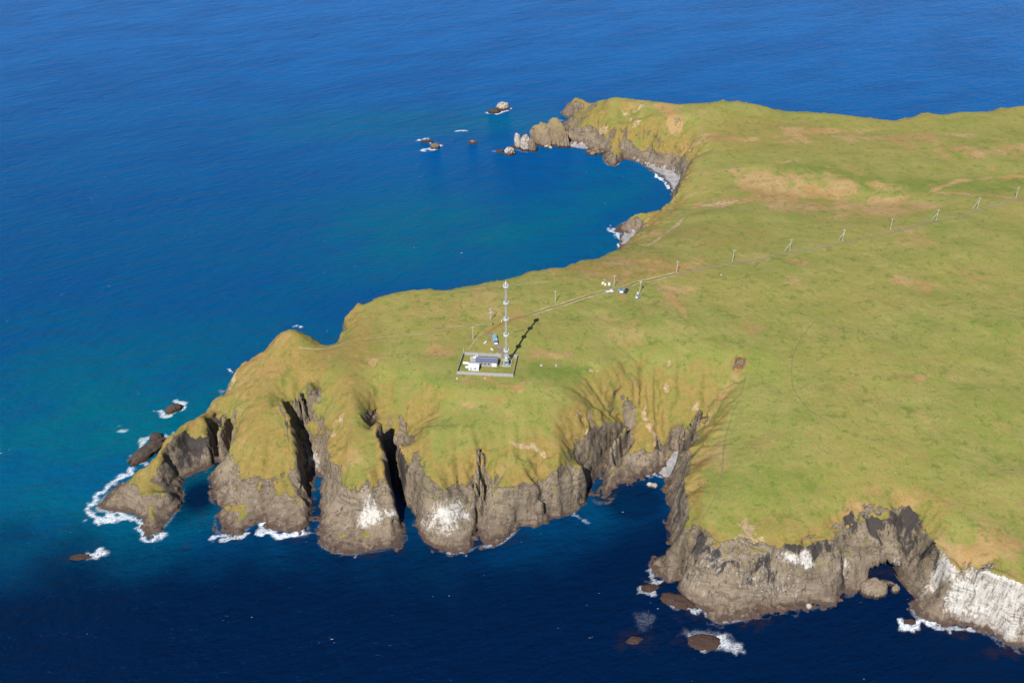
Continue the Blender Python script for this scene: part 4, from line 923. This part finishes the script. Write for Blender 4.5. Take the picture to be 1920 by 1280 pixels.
PL = [(887, 635.5, 0, 0, 10, 'lone utility pole just up from the yard, west of the blue truck'), (920, 601, 0, 1, 25, 'utility pole with two crossarms and a switch box near the bend of the track'),
      (1041, 567.5, 0, 0, 20, 'utility pole north of the track, halfway between the tower and the parked cars'), (1151, 538.5, 0, 0, 15, 'utility pole across the track from the parked grey truck'),
      (1199.5, 548.5, 0, 2, 40, 'utility pole with a transformer above the small steel frame'), (1268.5, 511.5, 0, 0, 0, 'utility pole standing where the scrub ends, first inland of the transformer pole'),
      (1373.5, 490.5, 0, 0, 5, 'unbraced utility pole beside the track, second inland of the transformer pole'), (1480.5, 470, 1, 0, 0, 'braced utility pole nearest the station along the inland track'),
      (1579.5, 452, 0.6, 0, 0, 'utility pole with a short low brace south of the tan hollow'), (1669, 431, 0, 0, 3, 'unbraced utility pole below the east end of the tan hollow'),
      (1755, 413.5, 1, 0, 0, 'braced utility pole next to a stony stretch of track'), (1832, 391, 1, 0, 0, 'farthest of the braced utility poles'), (1904.5, 370.5, 0, 0, 8, 'last utility pole by the right edge of the grassland')]
for px, py, br, gear, rot, lab in PL:
    key = (br, gear)
    if key not in protos: o = protos[key] = make_pole(br, gear)
    else: o = copy_tree(protos[key])
    o.location = G(px, py); o.rotation_euler = (0, 0, math.radians(rot)); tag(o, lab, 'utility pole', 'utility poles along the track')

# ------------------------------------------------------------------ vehicles
def wheels(root, xs, wid, r=0.38):
    w = None
    for x in xs:
        for s_ in (-1, 1):
            if w is None:
                w0_ = MB().tube((0, -0.13, 0), (0, 0.13, 0), r, r, 18).build('tyre', m_tyre, root); h_ = MB().tube((0, -0.14, 0), (0, 0.14, 0), r*0.55, r*0.55, 12).build('hub', m_steel, w0_); w = (w0_, h_); q_ = w0_
            else:
                q_ = w[0].copy(); C.objects.link(q_); q_.parent = root; hh_ = w[1].copy(); C.objects.link(hh_); hh_.parent = q_
            q_.location = (x, s_*(wid/2-0.14), r)
def car(root, L, Wd, mb_, mroof, hood=True):
    prof = [(-L/2, 0.45), (L/2, 0.45), (L/2, 0.85), (L/2-0.15, 0.98), (L*0.22, 1.08), (-L/2+0.1, 1.1), (-L/2, 0.95)]
    def sweep(prof, w, m_, name, bev=0.06):
        b = MB(); b.prism([(0, 0)]*0 or [(p[0], p[1]) for p in prof], -w/2, w/2)
        b.b.transform(Matrix.Rotation(math.radians(90), 4, 'Z').inverted() @ Matrix.Identity(4)); b.b.transform(Matrix.Diagonal((1, 1, 1, 1)))
        bmesh.ops.bevel(b.b, geom=b.b.edges[:], offset=bev, segments=2, affect='EDGES'); return b.build(name, m_, root)
    sweep(prof, Wd, mb_, 'body'); sweep([(-L/2+0.15, 1.08), (L*0.20, 1.08), (L*0.07, 1.62), (-L/2+0.45, 1.62)], Wd-0.14, m_glass, 'windows')
    sweep([(-L/2+0.4, 1.60), (L*0.08, 1.60), (L*0.05, 1.70), (-L/2+0.45, 1.70)], Wd-0.12, mroof, 'roof', 0.03)
    wheels(root, (-L*0.3, L*0.31), Wd)
    for s_ in (-1, 1): MB().box(L/2-0.02, L/2+0.03, s_*Wd*0.36-0.13, s_*Wd*0.36+0.13, 0.68, 0.84).build('headlight', m_white, root); MB().box(-L/2-0.03, -L/2+0.02, s_*Wd*0.4-0.08, s_*Wd*0.4+0.08, 0.7, 0.95).build('tail_light', mat('red_lens', (0.35, 0.02, 0.02), 0.3, 0, 0.5, 0), root)
    MB().box(L/2-0.02, L/2+0.08, -Wd*0.48, Wd*0.48, 0.42, 0.6).build('bumper', m_dark, root)
def truck(root, L, Wd, mcab, mbed, bedh, cover=None):
    MB().box(-L/2, L/2-0.3, -Wd*0.32, Wd*0.32, 0.5, 0.8).build('chassis', m_dark, root)
    c0 = L/2-2.3 if L > 6 else L/2-2.0
    MB().box(c0, L/2-0.9, -Wd/2+0.05, Wd/2-0.05, 0.75, 2.15 if L < 6 else 2.5, 0.1, 0.08).build('cab', mcab, root)
    MB().box(L/2-0.95, L/2, -Wd/2+0.15, Wd/2-0.15, 0.6, 1.3, 0.04, 0.06).build('bonnet', m_white, root)
    MB().box(L/2-1.0, L/2-0.86, -Wd/2+0.25, Wd/2-0.25, 1.4, 1.95).build('windscreen', m_glass, root)
    b_ = MB(); x0, x1 = -L/2, c0-0.1; t = 0.08
    b_.box(x0, x1, -Wd/2, Wd/2, 0.85, 0.98); b_.box(x0, x1, -Wd/2, -Wd/2+t, 0.983, 0.98+bedh); b_.box(x0, x1, Wd/2-t, Wd/2, 0.983, 0.98+bedh); b_.box(x0, x0+t, -Wd/2+t+.002, Wd/2-t-.002, 0.983, 0.98+bedh); b_.box(x1-t, x1, -Wd/2+t+.002, Wd/2-t-.002, 0.983, 0.98+bedh)
    b_.build('cargo_bed', mbed, root)
    if cover: MB().prism([(-Wd/2+0.1, 0.99), (Wd/2-0.1, 0.99), (Wd/2-0.1, 2.3), (Wd/4, 2.7), (-Wd/4, 2.7), (-Wd/2+0.1, 2.3)], x0+0.1, x0+(x1-x0)*0.6).build('tarpaulin', cover, root)
    r = 0.42 if L < 6 else 0.5; wheels(root, (-L*0.28, L*0.34), Wd, r)
    for s_ in (-1, 1): MB().box(L/2-0.02, L/2+0.04, s_*Wd*0.34-0.12, s_*Wd*0.34+0.12, 0.85, 1.1).build('headlight', m_cream, root)
g0 = G(927.8, 634); g1_ = G(929.5, 644)
t1 = empty('parked_truck', (G(928.8, 640)), math.atan2(g1_.y-g0.y, g1_.x-g0.x), 'blue and white truck with a teal cover parked on the station driveway', 'truck'); truck(t1, 8.0, 2.5, m_blue, m_white, 0.7, m_teal)
a_ = G(1135, 549); b_q = G(1149, 547)
t2 = empty('parked_truck', G(1142.5, 549), math.atan2(b_q.y-a_.y, b_q.x-a_.x), 'pale grey open truck parked on the track, leftmost of the three vehicles', 'truck'); truck(t2, 5.2, 2.0, m_white, m_grey, 0.5)
t3 = empty('parked_car', G(1164, 547), math.radians(-82), 'bright blue car parked between the grey truck and the black car', 'car'); car(t3, 4.7, 2.1, m_white, m_blue)
for o in bpy.data.objects:
    if o.parent == t3 and o.name.startswith('windows'): o.data.materials[0] = m_blue
t4 = empty('parked_car', G(1174, 547.5), math.radians(-112), 'black car parked right of the bright blue car', 'car'); car(t4, 4.9, 2.1, m_black, m_black)

# ------------------------------------------------------------------ small things on the grass
def small(px, py, name, lab, cat, w, h, m_, grp=None):
    o = empty(name, G(px, py), random.Random(int(px)).uniform(0, 1.5), lab, cat, grp); MB().box(-w/2, w/2, -w*0.42, w*0.42, -0.2, h, 0.05, 0.06).build('tank_body', m_, o)
    MB().tube((0, 0, h-0.02), (0, 0, h+0.18), w*0.2, w*0.2, 12).build('lid', m_steel, o); MB().box(-w/2-0.06, w/2+0.06, -w*0.42-0.06, w*0.42+0.06, -0.25, 0.12).build('pallet', m_wood, o)
small(1130.5, 532.5, 'water_tank', 'cream box tank on the grass, leftmost of three above the track', 'tank', 1.5, 1.4, m_cream, 'box tanks above the track')
small(1134.8, 534.8, 'water_tank', 'white box tank in the middle of three above the track', 'tank', 1.5, 1.3, m_white, 'box tanks above the track')
small(1142, 534.5, 'water_tank', 'white box tank nearest the utility pole, right of the other two', 'tank', 1.5, 1.9, m_white, 'box tanks above the track')
cr_ = empty('cable_drum', G(1133.5, 527), 0.4, 'grey cable drum lying behind the three box tanks', 'drum'); MB().tube((0, -0.5, 0.7), (0, 0.5, 0.7), 0.4, 0.4, 14).build('core', m_wood, cr_)
for s_ in (-1, 1): MB().tube((0, s_*0.5, 0.7), (0, s_*0.58, 0.7), 0.75, 0.75, 18).build('flange', m_wood, cr_)
st = empty('steel_frame', G(1195, 559), 0.2, 'small silver steel frame with solar panels beside the transformer pole', 'frame')
f_ = MB()
for c_ in ((-1.5, -1.2), (1.5, -1.2), (1.5, 1.2), (-1.5, 1.2)): f_.tube((c_[0], c_[1], -0.3), (c_[0]*0.25, c_[1]*0.25, 3.6), 0.09)
for z, k_ in ((0.5, 0.9), (1.8, 0.62)): 
    q_ = [(-1.5*k_, -1.2*k_, z), (1.5*k_, -1.2*k_, z), (1.5*k_, 1.2*k_, z), (-1.5*k_, 1.2*k_, z)]
    for i in range(4): f_.tube(q_[i], q_[(i+1) % 4], 0.06)
f_.build('legs', m_steel, st); MB().box(-0.45, 0.45, -0.4, 0.4, 3.4, 4.4, 0, 0.04).build('cabinet', m_white, st)
for s_ in (-1, 1):
    pn = MB().box(-0.75, 0.75, -0.04, 0.04, -0.6, 0.6).build('solar_panel', m_panel if s_ > 0 else m_steel, st); pn.location = (s_*0.85, -1.0, 1.3); pn.rotation_euler = (math.radians(-35), 0, 0)
for i, (px, py, hgt_, m_, lab) in enumerate(((924, 609, 1.3, m_dark, 'short black post beside the footpath at the bend of the track'), (940.5, 604, 1.2, m_cream, 'short pale post on the verge left of the tower shaft'), (953.5, 605, 0.9, m_wood, 'short brown post on the track edge right of the tower shaft'))):
    o = empty('marker_post', G(px, py), 0.3*i, lab, 'post'); MB().tube((0, 0, -0.3), (0, 0, hgt_), 0.3 if i == 0 else 0.2, 0.2, 8).build('stub', m_, o); MB().box(-0.32, 0.32, -0.08, 0.08, hgt_, hgt_+0.35).build('plate', m_, o)
for px, py, a, L, lab in ((910, 643, 0.9, 2.0, 'white barrel lying in the grass left of the blue truck'), (922.5, 656, -1.0, 2.0, 'white barrel lying in the grass between truck and yard wall')):
    o = empty('barrel', G(px, py), a, lab, 'barrel'); mb = MB().tube((-L/2, 0, 0.42), (L/2, 0, 0.42), 0.45, 0.45, 16); mb.build('drum', m_white, o)
    for x in (-L*0.25, L*0.25): MB().tube((x-0.04, 0, 0.42), (x+0.04, 0, 0.42), 0.49, 0.49, 16).build('hoop', m_steel, o)
o = empty('timber_plank', G(928, 664), 0.35, 'bleached plank lying on the grass behind the yard wall', 'plank'); MB().box(-2.2, 2.2, -0.22, 0.22, 0.02, 0.2, 0, 0.02).build('board', m_stone, o)

# ------------------------------------------------------------------ rocks and stacks
def rock_mat(name, kind):
    m = M(name, 0.95, 0.2); c_, big_, mid_, fin_ = rock_color(m)
    z_ = m.n('ShaderNodeSeparateXYZ'); m.put(z_.inputs[0], m.pos); zz_ = m.ma('ADD', z_.outputs['Z'], m.ma('MULTIPLY', m.ma('SUBTRACT', mid_, 0.5), 4))
    if kind == 'tan':
        c_ = m.mix(m.ma('MULTIPLY', m.rng(m.noise(0.18, 4, 0.7), 0.42, 0.6), 0.8), c_, (0.21, 0.145, 0.08)); c_ = m.mix(m.ma('MULTIPLY', m.rng(zz_, 10, 20), 0.35), c_, (0.15, 0.13, 0.04))
    if kind == 'white': c_ = m.mix(m.ma('MULTIPLY', m.rng(m.noise(0.5, 4, 0.7), 0.38, 0.6), m.rng(zz_, 1.5, 3.5)), c_, (0.36, 0.33, 0.30))
    if kind == 'dark': c_ = m.mix(0.8, c_, (0.028, 0.019, 0.017))
    if kind == 'stone': c_ = m.mix(0.6, c_, (0.42, 0.39, 0.34))
    lim = 1.6 if kind != 'stone' else 0.5
    c_ = m.mix(m.rng(zz_, lim+1.2, lim-0.4), c_, (0.045, 0.026, 0.020)); m.col(c_)
    m.bump(m.mix(0.5, mid_, fin_), 0.8, 1.0); return m.m
RM = {k_: rock_mat('rock_'+k_, k_) for k_ in ('tan', 'white', 'dark', 'plain', 'stone')}
b = bmesh.new(); bmesh.ops.create_icosphere(b, subdivisions=5, radius=1.0); ICO = np.array([v.co[:] for v in b.verts]); ICF = np.array([[v.index for v in f.verts] for f in b.faces]); b.free()
def rock_thing(px, py, w, d, h, ang, kind, name, lab, cat='rock', grp=None, seed=0, lean=0.0, pw=0.6, z0=None, amp=0.28):
    if z0 is None: x, y, _ = W(px, py, 0); zb = 0.0
    else: x, y, zb = ground(px, py)
    V = ICO.copy(); R = np.hypot(V[:, 0], V[:, 1])
    up = np.clip(V[:, 2], 0, 1); k_ = 1 + amp*fbm3(V[:, 0]*1.0+seed*7.7, V[:, 1], V[:, 2], 0.75, 4, seed) + 0.17*(1-2*np.abs(fbm3(V[:, 0]*3+seed, V[:, 1]*3, V[:, 2]*1.4, 1.0, 4, seed+5))) + 0.06*fbm3(V[:, 0]*9+seed, V[:, 1]*9, V[:, 2]*5, 1.0, 2, seed+6)
    sc = np.where(V[:, 2] > 0, (1-up**2)**0.0, 1.0)
    zz_ = np.where(V[:, 2] > 0, up**pw*h, V[:, 2]*min(2.5, h+1))
    xx = V[:, 0]*w/2*k_*sc*(1 - 0.0*up); yy = V[:, 1]*d/2*k_*sc
    zz_ = zz_*(0.82+0.18*k_) + np.where(V[:, 2] > 0, fbm3(V[:, 0]*2+seed, V[:, 1]*2, V[:, 2]*2, 1.0, 3, seed+9)*max(h*0.13, 0.35), 0)
    xx = xx + lean*np.clip(zz_, 0, None)
    c_, s_ = math.cos(ang), math.sin(ang)
    me_ = np_mesh(name, np.stack([xx*c_-yy*s_, xx*s_+yy*c_, zz_], -1), ICF)
    o = obj(name, me_, RM[kind]); o.location = (x, y, zb); return tag(o, lab, cat, grp)
def R_(*a, **k_): return rock_thing(*a, **k_)
R_(1018, 268, 22, 15, 19, -0.45, 'tan', 'sea_stack', 'largest sea stack, bulky tan rock off the far headland', 'sea stack', seed=3, pw=0.75, lean=-0.05)
R_(1045, 270, 22, 13, 25, -0.7, 'tan', 'sea_stack', 'tall orange-stained sea stack against the far headland beach', 'sea stack', seed=8, pw=0.85, lean=-0.12)
R_(972, 278, 6.0, 6, 14.5, 0, 'white', 'sea_stack', 'left pinnacle of the three standing sea stacks', 'sea stack', 'three pinnacle stacks', seed=21, lean=-0.10, pw=0.7, amp=0.15)
R_(984.5, 281, 8.0, 7, 15, 0, 'white', 'sea_stack', 'middle pinnacle, broadest of the three standing sea stacks', 'sea stack', 'three pinnacle stacks', seed=23, pw=0.6, amp=0.15)
R_(1000, 283, 7.0, 6, 12, 0, 'plain', 'sea_stack', 'right pinnacle leaning left, closest to the bulky tan stack', 'sea stack', 'three pinnacle stacks', seed=25, lean=-0.22, pw=0.7, amp=0.15)
R_(955.5, 290, 8.5, 7, 6.5, 0, 'white', 'sea_rock', 'rounded rock just left of the three pinnacles', 'rock', seed=31)
R_(938, 285, 7, 5, 2.2, 0, 'dark', 'sea_rock', 'low dark rock at the outer end of the pinnacle row', 'rock', seed=33)
R_(964, 277, 7, 4, 2.2, 0.3, 'dark', 'sea_rock', 'low dark ledge behind the left pinnacle', 'rock', seed=35)
R_(942, 205, 11, 9, 7, 0, 'white', 'sea_rock', 'white-topped rock, higher half of the farthest pair', 'rock', seed=41); R_(927, 211, 12, 7, 3.2, 0.2, 'dark', 'sea_rock', 'low foam-washed dark rock beside the farthest white-topped rock', 'rock', seed=43)
R_(800, 266, 11, 5, 1.8, 0, 'dark', 'sea_rock', 'flat dark rock, upper of the two in open water to the left', 'rock', seed=45); R_(816, 277, 9, 7, 4, 0.2, 'plain', 'sea_rock', 'domed rock, lower of the two in open water to the left', 'rock', seed=47)
R_(886, 268.5, 8, 5, 2.4, 0, 'white', 'sea_rock', 'small pale rock alone between the open-water pair and the pinnacles', 'rock', seed=49)
for i, (px, py, w, lab) in enumerate(((1016, 271, 5, 'pale boulder at the foot of the bulky tan stack, left one'), (1025, 275, 6, 'pale boulder at the foot of the bulky tan stack, middle one'), (1032, 278, 4.5, 'pale boulder at the foot of the bulky tan stack, right one'))):
    R_(px, py, w, w*0.7, w*0.4, i, 'stone', 'boulder', lab, 'boulder', 'pale boulders by the tan stack', seed=51+i)
for i, (px, py, w, lab) in enumerate(((1104, 287, 6, 'dark boulder at the near end of the far headland beach'), (1112, 290, 7, 'boulder in the water under the far grassy slope'), (1122, 288, 6, 'boulder between the far beach and the grass-topped nub'), (1130, 287, 5, 'boulder close to the grass-topped nub'))):
    R_(px, py, w, w*0.8, w*0.4, i, 'plain', 'boulder', lab, 'boulder', 'boulders under the far headland', seed=61+i)
R_(325, 769, 9, 6, 3.6, 0.5, 'dark', 'sea_rock', 'dark surf-ringed rock alone off the western point', 'rock', seed=71)
R_(281, 848, 24, 8, 5.0, 0.93, 'dark', 'sea_rock', 'long dark reef rock beside the western spur', 'rock', seed=73, amp=0.18); R_(294, 822, 7, 5, 3.5, 0.2, 'dark', 'sea_rock', 'small dark rock behind the long reef rock', 'rock', seed=75)
R_(1320, 1204, 14, 9, 1.1, 0, 'dark', 'sea_rock', 'flat red-brown weedy rock ringed by foam at the bottom', 'rock', seed=77, amp=0.15)
R_(1637, 1109, 12.5, 9, 7.5, 0, 'plain', 'sea_rock', 'big domed rock in the mouth of the sea cave', 'rock', seed=79, amp=0.14); R_(1678, 1107, 4.2, 3.6, 4, 0.5, 'plain', 'sea_rock', 'small pale angular rock right of the cave-mouth dome', 'rock', seed=81); R_(1663, 1094, 8, 2.6, 1.8, -0.4, 'plain', 'sea_rock', 'low ledge between the cave dome and the pale rock', 'rock', seed=83)
R_(1218, 910, 3.2, 3, 1.8, 0, 'stone', 'boulder', 'left of two round boulders in the cove', 'boulder', 'two round boulders in the cove', seed=85, amp=0.1); R_(1227, 911, 3.2, 3, 1.7, 0, 'stone', 'boulder', 'right of two round boulders in the cove', 'boulder', 'two round boulders in the cove', seed=87, amp=0.1)
R_(1516, 1138, 2.8, 2.6, 2.2, 0, 'stone', 'boulder', 'pale round boulder at the foot of the big eastern cliff', 'boulder', seed=89, amp=0.1)
R_(1218, 1103, 8, 5, 1.0, 0.3, 'dark', 'sea_rock', 'foam-washed dark rock off the grassy corner of the cliff', 'rock', seed=91); R_(1272, 1128, 17, 8, 1.6, -0.35, 'dark', 'sea_rock', 'weedy rock shelf at the corner of the big cliff', 'rock', seed=93, amp=0.15)
R_(1190, 1200, 7, 4, 0.5, 0.2, 'dark', 'sea_rock', 'awash weedy rock near the bottom, left of the flat foam-ringed rock', 'rock', seed=95); R_(150, 1045, 9, 4, 0.8, 0.1, 'dark', 'sea_rock', 'awash dark rock in the surf off the southwest tip', 'rock', seed=97)
R_(1706, 1166, 5, 3, 1.2, 0.2, 'dark', 'sea_rock', 'dark rock in white surf below the whitened cliff', 'rock', seed=99); R_(1242, 1060, 9, 6, 2.6, 0, 'plain', 'sea_rock', 'low brown rock jutting from the grassy cliff corner', 'rock', seed=101)
for i, (px, py, lab) in enumerate(((1015, 686, 'white stone in the rust-coloured grass right of the yard, left one'), (1043, 686, 'white stone in the rust-coloured grass right of the yard, right one'), (910, 710, 'white stone just below the front yard wall'), (857.5, 710.5, 'pale stone below the front left corner of the yard'), (1352, 516, 'white stone in the pasture south of the inland track'))):
    R_(px, py, 1.5, 1.1, 0.8, i, 'stone', 'stone', lab, 'stone', 'white stones on the turf', seed=111+i, z0=1, amp=0.15)
